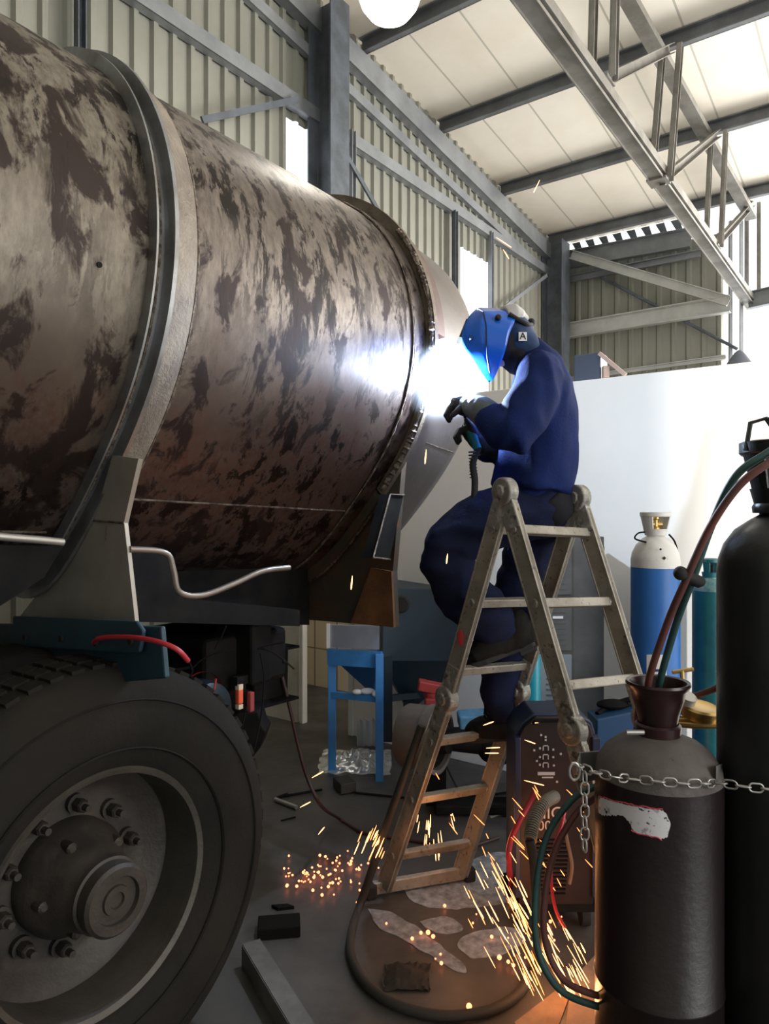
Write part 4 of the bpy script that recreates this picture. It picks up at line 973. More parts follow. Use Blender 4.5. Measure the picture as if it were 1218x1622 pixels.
chainrun([P(915,1212,1.69),P(935,1221,1.66),P(965,1227,1.625)+V((0,-.01,0)),oncyl(1000,1234,V((ac.location.x,ac.location.y,0)),RC+.008),oncyl(1045,1238,V((ac.location.x,ac.location.y,0)),RC+.008),oncyl(1085,1241,V((ac.location.x,ac.location.y,0)),RC+.008),oncyl(1112,1241,V((ac.location.x,ac.location.y,0)),RC+.012),P(1135,1241,1.62),P(1152,1242,1.60),P(1180,1246,1.58),P(1225,1251,1.57)])
chainrun([P(926,1232,1.67),P(926,1270,1.67),P(926,1310,1.67),P(926,1350,1.67)])
for q in (P(910,1222,1.68),P(1110,1232,1.65)):
    mb = MB(); mb.tube([q+V((.012*math.cos(a),0,.02*math.sin(a))) for a in [2*math.pi*i/16 for i in range(17)]], .003, 8); mb.build('hook', STEEL, ch, smooth=True)

# ---- twin gas hoses
HR_ = mat('dusty_red_hose', (.14,.045,.038), .6, 0, (.10,.04,.034), 9); HG_ = mat('dark_green_hose', (.02,.065,.065), .55, 0, (.03,.09,.08), 9)
redp = [P(1290,690,1.50),P(1218,733,1.50),P(1170,770,1.52),P(1125,835,1.56),P(1088,915,1.60),P(1058,985,1.66),P(1028,1076,1.73),P(1030,1110,1.75),P(1040,1130,1.82)]
grnp = [P(1290,672,1.53),P(1218,716,1.52),P(1165,755,1.54),P(1128,830,1.58),P(1098,915,1.62),P(1072,985,1.68),P(1046,1076,1.74),P(1042,1110,1.77),P(1048,1130,1.84)]
back = [V((.68,1.96,1.02)),V((.66,1.98,.80))]
loopr = [P(945,1262,1.90),P(912,1290,1.86),P(878,1350,1.84),P(862,1430,1.82),P(866,1500,1.80),P(893,1552,1.77),P(940,1575,1.74),P(975,1580,1.80)]
loopg = [P(945,1245,1.90),P(905,1268,1.86),P(864,1330,1.84),P(848,1420,1.82),P(852,1505,1.80),P(885,1566,1.77),P(940,1592,1.74),P(975,1597,1.80)]
mb = MB(); mb.tube(redp+[V((.70,1.955,1.0)),V((.675,1.965,.80))]+loopr, .0085, 12, smooth=8); tag(mb.build('gas_hose', HR_, smooth=True), 'dusty red rubber hose arching into the maroon cylinder guard', 'hose', 'twin gas hoses')
mb = MB(); mb.tube(grnp+[V((.72,1.965,1.0)),V((.69,1.975,.80))]+loopg, .0085, 12, smooth=8); tag(mb.build('gas_hose', HG_, smooth=True), 'dark green rubber hose arching beside the red one', 'hose', 'twin gas hoses')
mb = MB(); q = P(1092,915,1.61); mb.tube([P(1078,908,1.60),P(1108,922,1.62)], .014, 12); mb.ball(P(1078,908,1.60), .016); mb.ball(P(1108,921,1.62), .013); tag(mb.build('hose_clip', RBR, smooth=True), 'black clip tying the red and green hoses together', 'clip')
mb = MB(); mb.tube([P(1100,1103,2.02),P(1125,1094,1.98),P(1150,1084,1.95)], .009, 12, smooth=4); tag(mb.build('gas_hose', HR_, smooth=True), 'short red hose end behind the black cylinder above the gauge', 'hose')

# ================================================================ WELDING MACHINE
Ym = 2.55; m0 = P(822,1150,Ym); m1 = P(940,1150,Ym); mw = m1.x-m0.x; zt_ = P(0,1136,Ym).z
wm_ = empty('welding_machine', V(((m0.x+m1.x)/2, Ym+.1, 0)), 'dark maroon welding machine with rounded top and dark blue sides behind the cylinder', 'welding machine')
WMF = mat('dark_maroon_panel', (.028,.012,.011), .5, .1, (.016,.008,.008), 7); WMB = mat('dark_navy_panel', (.012,.022,.06), .45)
xs = [m0.x, m0.x, m0.x+.02, m0.x+.06, m1.x-.05, m1.x-.01, m1.x, m1.x]; zz_ = [.10, zt_-.075, zt_-.035, zt_, zt_, zt_-.03, zt_-.07, .10]
mb = MB(); mb.prism([V((x,Ym,z)) for x,z in zip(xs,zz_)], V((0,.02,0))); mb.build('front_panel', WMF, wm_, bevel=.004)
mb = MB(); xs2 = [m0.x-.012, m0.x-.012, m0.x+.012, m0.x+.055, m1.x-.05, m1.x, m1.x+.012, m1.x+.012]
mb.prism([V((x,Ym+.02,z+.008)) for x,z in zip(xs2,zz_)], V((0,.18,0))); mb.build('housing', WMB, wm_, bevel=.006)
mb = MB(); mb.box((m0.x-.006,Ym+.01,(zt_-.1+.12)/2+.02), (.022,.045,zt_-.2)); mb.box((m1.x+.008,Ym+.01,(zt_-.1+.12)/2+.02), (.03,.045,zt_-.2)); mb.build('side_trim', WMB, wm_, bevel=.004)
mb = MB(); mb.tube([V((m0.x+.05,Ym-.005,zt_-.02)),V((m0.x+.05,Ym-.03,zt_-.005)),V((m1.x-.05,Ym-.03,zt_-.005)),V((m1.x-.05,Ym-.005,zt_-.02))], .006, 8); mb.build('handle', DARKM, wm_, smooth=True)
mb = MB(); mb.box(((m0.x+m1.x)/2,Ym+.11,.09), (mw+.05,.22,.03)); 
mb.build('base', DARKM, wm_)
for sx_ in (m0.x+.02, m1.x-.02):
    for yy in (Ym+.05, Ym+.17):
        mb = MB(); mb.lathe([(0,-.015),(.04,-.015),(.042,0),(.04,.015),(0,.015)], (sx_,yy,.042), (1,0,0), 20); mb.build('caster', RBR, wm_, smooth=True)
mb = MB()
for k in range(14):
    z = P(0,1330+k*6.5,Ym).z; mb.box((P(872,0,Ym).x,Ym-.003,z), (.13-.002*k,.006,.005))
mb.build('vent_slat', DARKM, wm_)
PR = mat('pale_print', (.5,.45,.45), .6); PRW = mat('orange_white_print', (.7,.52,.42), .6)
X90 = Matrix.Rotation(R(90),4,'X')
def wt(s, px, py, size, m, sx=1): text(s, size, Matrix.Translation(P(px,py,Ym)+V((0,-.003,0))) @ X90 @ Matrix.Diagonal((sx,1,1,1)), m, 'lettering', wm_)
wt('S', 901, 1170, .075, PR); wt('MIG', 868, 1288, .06, PRW); wt('00', 862, 1308, .05, PRW)
mb = MB()
def pr(px,py,w,h): mb.box(P(px,py,Ym)+V((0,-.002,0)), (w/F*Ym,.003,h/F*Ym))
for (x,y) in ((864,1167),(864,1172),(857,1164),(889,1157),(888,1194),(855,1185),(876,1187),(855,1199),(876,1199),(855,1211),(877,1212),(846,1188),(850,1205),(882,1238)): pr(x,y,3,3)
for i,(y) in enumerate((1182,1196,1209)):
    for s_ in (-1,1): pr(864+s_*4,y+3,1.5,7)
    pr(864,y-1,7,1.5)
pr(865,1225,27,5); pr(867,1231,18,2)
mb.build('printed_symbols', PR, wm_)
# corrugated sleeve and cable
wc = empty('welding_cable', P(870,1265,2.4), 'thick black welding cable looping over the floor to the welding machine', 'cable')
sl = catmull([P(878,1262,2.46),P(862,1272,2.36),P(846,1300,2.28),P(839,1332,2.22)], 10)
mb = MB(); rr_ = []
path = []; 
for i in range(len(sl)-1):
    for f in (0,.33,.66):
        path.append(sl[i].lerp(sl[i+1], f)); rr_.append(.0165 if (i*3+int(f*3)) % 3 else .0215)
mb.tube(path, rr_, 14); mb.build('ribbed_sleeve', mat('grey_brown_sleeve', (.20,.18,.15), .5, .2), wc)
mb = MB()
cp = [P(839,1332,2.22),P(845,1370,2.2),P(847,1430,2.1),P(850,1490,2.05)]
cp += [V((.38,2.02,.02)),V((.30,1.94,.02)),V((.18,1.92,.02)),V((.04,2.02,.02)),V((-.07,2.2,.02)),V((-.10,2.45,.02)),V((-.085,2.66,.03))]
cp = [P(839,1332,2.22),P(846,1370,2.2),P(849,1430,2.16),P(852,1485,2.14)] + [PF(x,y)+V((0,0,.018)) for x,y in ((848,1535),(828,1575),(795,1602),(750,1616),(690,1618),(625,1600),(580,1568),(557,1525),(556,1490))] + [P(568,1440,2.70),P(590,1375,2.72),P(618,1290,2.73),P(636,1240,2.72),P(668,1150,2.72)]
mb.tube(cp, .0155, 12, smooth=8); mb.build('cable', mat('black_rubber_cable', (.03,.027,.023), .7), wc, smooth=True)
mb = MB(); mb.tube([P(848,1255,2.5),P(818,1310,2.45),P(808,1335,2.45),P(806,1362,2.45),PF(812,1430)+V((0,0,.01))], .010, 10, smooth=6); tag(mb.build('power_lead', mat('red_lead', (.35,.02,.04), .5), smooth=True), 'short dark red lead hanging from the left of the welding machine', 'cable')
mb = MB(); mb.tube([P(896,1278,2.4),P(889,1310,2.3),P(877,1345,2.25),P(873,1395,2.2),P(880,1440,2.2),P(895,1470,2.2)], .005, 10, smooth=6); tag(mb.build('red_cable', mat('bright_red_cable', (.6,.02,.05), .4), smooth=True), 'thin bright red cable hanging in front of the welding machine', 'cable')
mb = MB(); mb.tube([P(893,1295,2.46),P(898,1330,2.44),P(906,1370,2.44),P(902,1400,2.44)], .006, 8, smooth=6); tag(mb.build('hanging_strap', mat('brown_strap', (.16,.11,.08), .8), smooth=True), 'thin brown strap hanging over the welding machine vents', 'strap')
# blue machine behind
Yq = 3.0; q0 = P(945,1145,Yq); q1 = P(1050,1118,Yq)
bx = empty('blue_compressor_box', V(((q0.x+q1.x)/2, Yq+.15, 0)), 'dark blue metal cabinet behind the maroon cylinder with clutter on its lid', 'machine')
mb = MB(); mb.prism([V((q0.x,Yq,P(0,1190,Yq).z-.35)),V((q0.x,Yq,P(0,1140,Yq).z)),V((q1.x,Yq,P(0,1118,Yq).z)),V((q1.x,Yq,P(0,1190,Yq).z-.35))], V((0,.14,0))); mb.build('housing', mat('petrol_blue_paint', (.012,.055,.14), .4), bx, bevel=.006)
for x in (q0.x+.03, q1.x-.03):
    for yy in (Yq+.03, Yq+.11): mb = MB(); mb.beam((x,yy,0),(x,yy,P(0,1190,Yq).z-.3),.03,.03); mb.build('leg', DARKM, bx)
mb = MB(); mb.tube([V((q0.x+.02,Yq+.06,q0.z+.02)),V((q0.x+.1,Yq+.1,q0.z+.05)),V((q0.x+.22,Yq+.08,q0.z+.09)),V((q0.x+.3,Yq+.1,q0.z+.08))], .012, 8, smooth=4); mb.ball(V((q0.x+.1,Yq+.1,q0.z+.05)), .045, (1.6,1,.5)); mb.ball(V((q0.x+.22,Yq+.1,q0.z+.07)), .04, (1.6,1,.45))
tag(mb.build('tool_clutter', DARKM, smooth=True), 'dark tools lying on the lid of the dark blue cabinet', 'tools')
# ================================================================ FILING CABINET
Yf = 3.45; LK = mat('dark_grey_cabinet', (.085,.085,.085), .5, .2, (.06,.06,.06), 5); LK2 = mat('pale_blue_grey_drawer', (.16,.19,.21), .5)
fa = P(868,850,Yf+.05); fb = P(908,850,Yf); fc = P(957,850,Yf-.02)
fx = empty('filing_cabinet', V((fb.x, Yf+.15, 0)), 'dark grey steel drawer cabinet against the wall behind the ladder', 'cabinet')
w2_ = fb.x-fa.x+.06; zt2 = P(0,850,Yf).z
mb = MB(); xl = P(845,0,Yf).x; xr = P(957,0,Yf).x
mb.box(((xl+xr)/2,Yf+.1,zt2/2), (xr-xl,.2,zt2)); mb.build('body', LK, fx, bevel=.004)
xm = P(906,0,Yf).x
for k,(ya,yb_) in enumerate(((862,942),(947,1030),(1036,1118),(1124,1200))):
    za, zb_ = P(0,ya,Yf).z, P(0,yb_,Yf).z
    mb = MB(); mb.box(((xl+xm)/2,Yf-.008,(za+zb_)/2), (xm-xl-.01,.016,za-zb_)); d_ = mb.build('drawer', LK2 if k >= 2 else LK, fx, bevel=.003)
    mb = MB(); mb.box(((xl+xm)/2+.02,Yf-.019,(za+zb_)/2+.035), (.05,.006,.012)); mb.build('label_holder', mat('label_card', (.6,.6,.6), .6) if 'label_card' not in bpy.data.materials else bpy.data.materials['label_card'], d_)
    mb = MB()
    for j in range(7): mb.box(((xl+xm)/2+.01,Yf-.017,zb_+.03+j*.026), (.09,.004,.006))
    mb.build('louvre', LK, d_)
mb = MB(); mb.box((P(950,0,Yf).x+.035,Yf+.12,zt2-.12), (.012,.12,.14)); mb.build('side_plate', mat('brown_board', (.12,.09,.07), .8), fx)
mb = MB(); p = P(846,1035,3.25); mb.lathe([(0,0),(.03,0),(.03,p.z-.02),(.022,p.z),(0,p.z)], V((p.x,p.y,0)), seg=28)
tag(mb.build('teal_pipe', mat('turquoise_paint', (.01,.22,.28), .4), smooth=True), 'short turquoise pipe standing upright before the grey cabinet', 'pipe')

# ================================================================ BLUE HOPPER CABINET
hp_ = empty('blasting_cabinet', PF(600,1215), 'blue blasting cabinet on a bright blue frame with a hopper underneath', 'machine')
FB = mat('bright_blue_frame_paint', (.07,.33,.80), .4, 0, (.06,.27,.68), 5); DB = mat('dark_teal_blue_panel', (.006,.024,.040), .45, 0, (.005,.018,.03), 3); HBL = mat('mid_blue_hopper', (.015,.15,.42), .4); GP = mat('blue_grey_panel', (.38,.43,.52), .5, 0, (.30,.34,.42), 4)
Yh = 4.0
def h(px,py,dy=0): return P(px,py,Yh+dy)
zl = 0
def leg(px, dy, top, w=.045, parent=hp_): 
    a = h(px,0,dy); mb = MB(); mb.beam(V((a.x,a.y,0)), V((a.x,a.y,h(0,top,dy).z)), w, w, side=(1,0,0)); return mb.build('leg', FB, parent, bevel=.003)
leg(526,.16,1030); leg(601,0,1035); leg(632,.75,1080,.04); leg(700,.55,1080,.04)
mb = MB(); mb.beam(h(520,1040,.14), h(606,1045,0), .09, .03, side=(0,0,1)); mb.beam(h(526,1100,.15), h(601,1107,0), .035, .03, side=(0,0,1)); mb.build('frame_rail', FB, hp_)
mb = MB(); mb.beam(h(606,1107,0),h(690,1098,.55),.035,.03,side=(0,0,1)); mb.beam(h(606,1075,.01)-V((-.03,0,.35)),h(606,1040,.01)-V((-.03,0,0)),.05,.03,side=(1,0,0)); mb.build('side_rail', DB, hp_)
mb = MB(); mb.prism([h(519,990,.15),h(601,992,0),h(601,1029,0),h(519,1025,.15)], V((.0,.02,0))); mb.build('grey_panel', GP, hp_)
mb = MB(); mb.beam(h(520,988,.14),h(520,1026,.14),.02,.02,side=(1,0,0)); mb.build('edge_trim', DOORW, hp_)
mb = MB(); mb.prism([h(606,930,0),h(745,935,.3),h(738,1048,.3),h(606,1048,0)], V((-.05,.5,0))); mb.build('cabinet_body', DB, hp_, bevel=.006)
mb = MB(); mb.lathe([(0,.02),(.04,.02),(.05,.01),(.05,-.01)], h(635,957,.03), (0,-1,0), 24); mb.build('knob', RBR, hp_, smooth=True)
def pyr(pts, tip, m, name):
    mb = MB(); n = len(pts); tv = [mb.bm.verts.new(V(tip)+ (V(p)-V(tip))*.14) for p in pts]; tp_ = [mb.bm.verts.new(V(p)) for p in pts]
    for i in range(n): mb.bm.faces.new((tp_[i],tp_[(i+1)%n],tv[(i+1)%n],tv[i]))
    mb.bm.faces.new(tv); return mb.build(name, m, hp_)
pyr([h(524,1040,.2),h(599,1046,.06),h(640,1046,.4),h(560,1040,.5)], h(590,1100,.3), HBL, 'hopper')
pyr([h(606,1047,.02),h(735,1047,.3),h(715,1047,.8),h(600,1047,.5)], h(648,1130,.4), DB, 'hopper')
mb = MB(); p = h(648,1098,.35); mb.beam(V((p.x,p.y,.1)), p, .07,.07); mb.build('outlet', DB, hp_)
mb = MB(); mb.ball(h(582,1095,.05), .04, (1.1,.8,.45)); mb.ball(h(566,1096,.05), .03, (1,.8,.5)); mb.ball(h(596,1099,.0), .025, (1,.8,.8)); remesh(mb, 'white_rag', mat('white_cloth', (.75,.76,.8), .9), None, .006, 1, .012, 25) if False else None
o = mb.build('white_rag', mat('white_cloth', (.85,.86,.9), .9), smooth=True); tag(o, 'crumpled white rag on the lower rail of the blue frame', 'rag')
mb = MB(); p = h(650,1030,.9); 
mb.box(h(690,1060,.75), (.22,.01,.30)); tag(mb.build('tilted_board', mat('pale_board', (.62,.65,.68), .7)), 'pale grey board leaning behind the hopper', 'board')
# clear plastic sheet on floor
random.seed(11)
mb = MB(); pc = PF(563,1208); gx, gy = 44, 34
grid = []
for i in range(gx):
    row = []
    for j in range(gy):
        x = (i/(gx-1)-.5)*.42; y = (j/(gy-1)-.5)*.42; rr = math.hypot(x/.21, y/.21)
        hgt = max(0,.035*(1-rr)) + abs(noise.noise(V((x*22,y*16,3))))*.085*(1-.75*min(rr,1)) + .003
        sh = 1-.18*noise.noise(V((x*9,y*9,8)))
        row.append(mb.bm.verts.new(pc+V((x*sh,y*sh,hgt))))
    grid.append(row)
for i in range(gx-1):
    for j in range(gy-1): mb.bm.faces.new((grid[i][j],grid[i+1][j],grid[i+1][j+1],grid[i][j+1]))
PLS = mat('clear_crumpled_plastic', (.72,.78,.85), .12, 0, coat=.6); PLS.node_tree.nodes['Principled BSDF'].inputs['Transmission Weight'].default_value = .55
o = mb.build('plastic_sheet', PLS, smooth=True); tag(o, 'crumpled clear plastic sheet on the floor before the blue frame', 'plastic sheet')
mb = MB(); p = PF(580,1185)
for k in range(7): 
    x = p.x-.06+.02*k; mb.prism([V((x,p.y+.004*(k%2)*4,.01)),V((x+.02,p.y+.016*((k+1)%2),.01)),V((x+.02,p.y+.016*((k+1)%2),.17)),V((x,p.y+.016*(k%2),.17+.01*(k%3)))], V((0,.003,0)))
tag(mb.build('plastic_wrap', PLS), 'upright fold of clear wrap behind the crumpled plastic sheet', 'plastic wrap')

# ================================================================ BRAKE DRUM / AXLE
ax = empty('spare_axle', PF(668,1225), 'dusty axle with grey brake drum lying on the floor behind the ladder', 'axle')
dc = P(672,1168,3.55); dn = V((.86,-.50,.03)).normalized(); DR = mat('dusty_grey_drum', (.17,.155,.14), .75, .1, (.11,.10,.09), 5, (.4,.7), .2, 40)
mb = MB(); mb.lathe([(.0,-.10),(.148,-.10),(.155,-.09),(.157,.03),(.165,.035),(.167,.085),(.155,.09),(.145,.085),(.14,.0),(0,.0)], dc, dn, 64); mb.build('brake_drum', DR, ax, smooth=True)
mb = MB(); mb.lathe([(.0,.02),(.132,.02),(.132,.07),(.07,.08),(.06,.14),(0,.14)], dc, dn, 40); mb.build('backing_plate', DARKM, ax, smooth=True)
mb = MB(); mb.tube([dc, dc+V((.34,.0,-.02)), dc+V((.44,.01,-.02))], [.05,.07,.06], 20); mb.ball(dc+V((.36,0,-.03)), .11, (1,1,.95)); mb.build('axle_tube', DARKM, ax, smooth=True)
mb = MB(); mb.box(V((dc.x+.30,dc.y+.02,.035)), (.5,.12,.05)); mb.build('skid', DARKM, ax, bevel=.01)
bc_ = P(772,1143,3.55); to = empty('blue_toolbox', V((bc_.x,bc_.y,bc_.z-.05)), 'light blue metal box lying on the axle behind the boots', 'box')
mb = MB(); mb.box(bc_+V((-.02,.05,0)), (.24,.14,.07), Matrix.Rotation(R(-4),3,'Y')); mb.build('body', mat('light_blue_metal', (.08,.26,.45), .4, .1, (.05,.13,.2), 9), to, bevel=.01)
mb = MB(); mb.tube([bc_+V((.03,-.03,-.05)),bc_+V((.05,-.05,.03)),bc_+V((.08,-.04,.09)),bc_+V((.05,-.03,.11)),bc_+V((.04,-.03,.07))], .004, 6, smooth=4); mb.build('wire', DARKM, to, smooth=True)
mb = MB(); mb.ball(P(690,1100,3.7), .05, (1.3,.8,.7)); mb.box(P(682,1088,3.7), (.13,.08,.05), Matrix.Rotation(R(12),3,'Y')); mb.box(P(690,1112,3.68),(.11,.08,.05)); tag(mb.build('red_motor', mat('faded_red_paint', (.30,.03,.03), .5), smooth=False, bevel=.006), 'faded red motor partly hidden behind the ladder hinge', 'motor')
mb = MB(); mb.beam(V((P(690,0,3.7).x,3.7,0)), V((P(690,0,3.7).x,3.7,P(0,1120,3.7).z)), .1,.1); tag(mb.build('motor_stand', DARKM), 'dark stand under the faded red motor', 'stand')

# ================================================================ FLOOR CLUTTER
def flat(name, pts, hgt, m, lab, cat, bevel=0):
    mb = MB(); mb.prism([PF(x,y) for x,y in pts], V((0,0,hgt))); return tag(mb.build(name, m, bevel=bevel), lab, cat)
def rodf(name, a, b, r, m, lab, cat='rod', z=None):
    mb = MB(); A = PF(*a); B = PF(*b); A.z = B.z = r+.002 if z is None else z; mb.tube([A,B], r, 10); return tag(mb.build(name, m, smooth=True), lab, cat)
mb = MB(); a = PF(545,1256); mb.box(a+V((0,.04,.03)), (.09,.12,.055), Matrix.Rotation(R(25),3,'Z')); tag(mb.build('steel_offcut', mat('dark_steel_block', (.05,.048,.045), .5, .4), bevel=.004), 'dark square steel offcut lying beside the long rod', 'steel offcut')
rodf('steel_pipe', (436,1270), (470,1283), .011, STEEL, 'short bright steel pipe on the floor right of the tyre', 'pipe')
rodf('thin_rod', (440,1265), (510,1253), .006, DARKM, 'thin black rod on the floor beside the bright pipe')
rodf('thin_rod', (436,1268), (455,1261), .008, DARKM, 'short black rod stub behind the bright pipe')
rodf('thin_rod', (562,1258), (640,1266), .006, DARKM, 'thin black rod running from the steel offcut towards the ladder')
rodf('thin_rod', (445,1302), (468,1296), .004, DARKM, 'small dark rod on the floor close to the tyre')
mb = MB(); a = PF(440,1484); mb.box(a+V((0,.03,.02)), (.15,.09,.04), Matrix.Rotation(R(8),3,'Z')); tag(mb.build('wooden_chock', mat('black_timber', (.009,.008,.007), .9, spec=.1), bevel=.004), 'black block lying against the right side of the tyre', 'block')
flat('dark_scrap', ((430,1438),(455,1436),(466,1440),(440,1443)), .012, DARKM, 'thin dark scrap just beyond the black block', 'scrap')
# angle iron in the foreground
mb = MB(); A = PF(384,1530); B = PF(480,1700); 
mb.beam(A+V((0,0,.035)), B+V((0,0,.035)), .07, .006, side=(0,0,1)); dxy = (B-A).normalized(); sdx = dxy.cross(V((0,0,1))); mb.beam(A-sdx*.03+V((0,0,.07)), B-sdx*.03+V((0,0,.07)), .06, .006, side=sdx)
tag(mb.build('angle_iron', mat('grey_angle', (.17,.165,.15), .6, .2, (.12,.115,.105), 8)), 'grey steel angle bar lying on the floor at the bottom beside the tyre', 'steel bar')
flat('cardboard_scrap', ((815,1622),(885,1568),(905,1572),(880,1640),(830,1660)), .006, mat('brown_cardboard', (.30,.20,.13), .85, 0, (.2,.13,.09), 9), 'brown cardboard scrap on the floor at the bottom beside the cylinder', 'cardboard')
flat('wooden_board', ((895,1640),(905,1560),(960,1500),(985,1510),(950,1640)), .014, mat('dusty_board', (.27,.19,.14), .8, 0, (.18,.13,.10), 9), 'dusty board lying under the maroon cylinder edge', 'board')
# crumpled dark rag
mb = MB(); pc = PF(645,1550)
g2 = []
for i in range(20):
    row = []
    for j in range(16):
        x = (i/19-.5)*.15; y = (j/15-.5)*.13; rr = math.hypot(x/.075,y/.065); sh = 1+.3*noise.noise(V((x*18,y*18,1)))
        row.append(mb.bm.verts.new(pc+V((x*sh,y*sh, max(0,.024*(1.25-rr))+abs(noise.noise(V((x*45,y*45,5))))*.016+.001))))
    g2.append(row)
for i in range(19):
    for j in range(15): mb.bm.faces.new((g2[i][j],g2[i+1][j],g2[i+1][j+1],g2[i][j+1]))
tag(mb.build('dirty_rag', mat('oily_rag', (.035,.03,.027), .9), smooth=True), 'dark oily rag crumpled on the floor inside the cable loop', 'rag')
# white scraps by the ladder
for pts, lab in ((((762,1268),(800,1276),(832,1290),(826,1294),(786,1284)),'thin white strip of scrap on the floor right of the ladder'),(((772,1292),(792,1280),(812,1262),(818,1266),(800,1288),(778,1296)),'white folded scrap crossing the thin strip right of the ladder')):
    flat('white_scrap', pts, .008, mat('white_scrap_sheet', (.6,.6,.58), .6) if 'white_scrap_sheet' not in bpy.data.materials else bpy.data.materials['white_scrap_sheet'], lab, 'scrap')
# pale floor patches with the arc's light painted into their colour
ARC_POOL = mat('painted_arc_light', (.36,.41,.50), .9, 0, (.15,.17,.20), 26, (.35,.65))
def patch(pts, lab):
    cx_ = sum(p[0] for p in pts)/len(pts); cy_ = sum(p[1] for p in pts)/len(pts); C = PF(cx_,cy_); P_ = [PF(*p) for p in pts]; P_ = catmull(P_+[P_[0]], 8)[:-1]
    mb = MB(); mb.prism([p+V((noise.noise(p*22)*.012, noise.noise(p*22+V((5,5,5)))*.012, 0)) for p in P_], V((0,0,.0025))); tag(mb.build('arc_light_patch', ARC_POOL), lab, 'arc_glow', kind='stuff')
patch(((583,1440),(625,1448),(660,1470),(700,1500),(740,1535),(725,1540),(690,1520),(640,1490),(600,1470)), 'pale streak of painted arc light on the floor inside the cable loop')
patch(((665,1462),(705,1452),(733,1466),(722,1478),(690,1478)), 'small pale patch of painted arc light before the ladder foot')
patch(((727,1490),(760,1474),(815,1472),(830,1490),(800,1510),(750,1518),(728,1505)), 'oval pale patch of painted arc light among the sparks')
patch(((640,1400),(690,1385),(790,1350),(830,1365),(840,1400),(800,1430),(700,1440),(650,1425)), 'broad pale patch of painted arc light on the floor behind the sparks')
# cable hanging from the tank to the ladder
mb = MB(); mb.tube([P(428,988,2.95),P(436,1030,2.95),P(450,1085,2.95),P(462,1135,2.95),P(472,1180,2.95),P(486,1230,2.95),P(508,1275,2.95),PF(535,1305)+V((0,0,.03)),PF(575,1322)+V((0,0,.01)),PF(620,1330)+V((0,0,.01)),PF(680,1338)+V((0,0,.01)),PF(735,1345)+V((0,0,.01)),PF(790,1330)+V((0,0,.01))], .0075, 10, smooth=8)
tag(mb.build('hanging_cable', mat('dark_red_cable', (.045,.02,.018), .5), smooth=True), 'long dark red cable hanging from the tank saddle down to the floor', 'cable')
mb = MB(); mb.tube([PF(700,1225)+V((.0,0,.1)),PF(722,1250)+V((0,0,.02)),PF(740,1262)+V((0,0,.008)),PF(800,1258)+V((0,0,.008)),PF(850,1248)+V((0,0,.008))], .006, 8, smooth=6)
tag(mb.build('floor_cable', RBR, smooth=True), 'thin black cable on the floor in front of the axle', 'cable')

# ================================================================ SPARKS
def emis(name, col, s):
    m = bpy.data.materials.new(name); m.use_nodes = True; b = m.node_tree.nodes['Principled BSDF']
    b.inputs['Base Color'].default_value = (*col,1); b.inputs['Emission Color'].default_value = (*col,1); b.inputs['Emission Strength'].default_value = s; return m
SPK = emis('glowing_spark', (1,.30,.09), 3.2); SPY = emis('yellow_hot_spark', (1,.44,.17), 4.2); SPR = emis('ember', (1,.24,.10), 4)
random.seed(5)
def spindle(name, a, b, r, m):
    mb = MB(); a, b = V(a), V(b); n = 5; mb.tube([a.lerp(b,t) for t in (0,.25,.6,.9,1)], [r*.25,r*.7,r,r*.8,r*.3], 5)
    return mb.build(name, m)
ember = None
def spark(x0,y0,x1,y1,Y,r,m,lab,grp): 
    tag(spindle('glowing_spark', P(x0,y0,Y), P(x1,y1,Y), r, m), lab, 'spark', grp)
# floor embers on the left
me0 = None
Lb = 'small round ember glowing on the floor left of the ladder'
for i in range(85):
    if i < 35: x = random.gauss(485,22); y = 1392+random.gauss(0,9)-(x-485)*.12
    elif i < 65: x = random.gauss(545,22); y = random.gauss(1385,16)
    else: x = random.uniform(450,590); y = random.uniform(1350,1425)
    p = PF(x,y)+V((0,0,.008)); r = random.choice((.003,.0035,.0045,.006))
    if me0 is None:
        mb = MB(); mb.ball(p, .005, seg=8); o = mb.build('floor_ember', SPR, smooth=True); me0 = o.data; o.scale = (r/.005,)*3
    else: o = bpy.data.objects.new('floor_ember', me0); COL.objects.link(o); o.location = p; o.scale = (r/.005,)*3
    tag(o, Lb, 'ember', 'embers on the floor left of the ladder')
for i in range(24):
    x = random.choice((random.uniform(770,900),random.uniform(560,760))); y = random.uniform(1400,1535); p = PF(x,y)+V((0,0,.006)); r = random.choice((.003,.004,.006))
    o = bpy.data.objects.new('floor_ember', me0); COL.objects.link(o); o.location = p; o.scale = (r/.005,)*3; tag(o, 'small round ember glowing on the floor right of the cable loop centre', 'ember', 'embers on the floor under the falling sparks')
for (x,y,r) in ((678,1484,.008),(686,1490,.007),(743,1603,.009),(791,1524,.008),(805,1530,.006),(905,1585,.012),(715,1295,.006)):
    p = PF(x,y)+V((0,0,.008)); o = bpy.data.objects.new('floor_ember', me0); COL.objects.link(o); o.location = p; o.scale = (r/.005,)*3
    tag(o, 'larger bright ember resting on the floor in the foreground', 'ember', 'large embers on the foreground floor')
# upright fan between the ladder rails
for i in range(22):
    x = random.gauss(688,18); y = random.uniform(1285,1345); L_ = random.uniform(10,26); dx = (x-684)*.018*L_
    spark(x,y,x+dx*.5,y+L_,2.95,.0018,SPY,'short upright spark streak between the ladder rails','sparks between the ladder rails')
for i in range(22):
    x = random.uniform(565,612); y = random.uniform(1305,1365); L_ = random.uniform(8,26)
    spark(x,y,x-L_*.42,y+L_,2.7,.002,random.choice((SPY,SPK)),'slanting spark streak just left of the ladder rail','sparks left of the ladder rail')
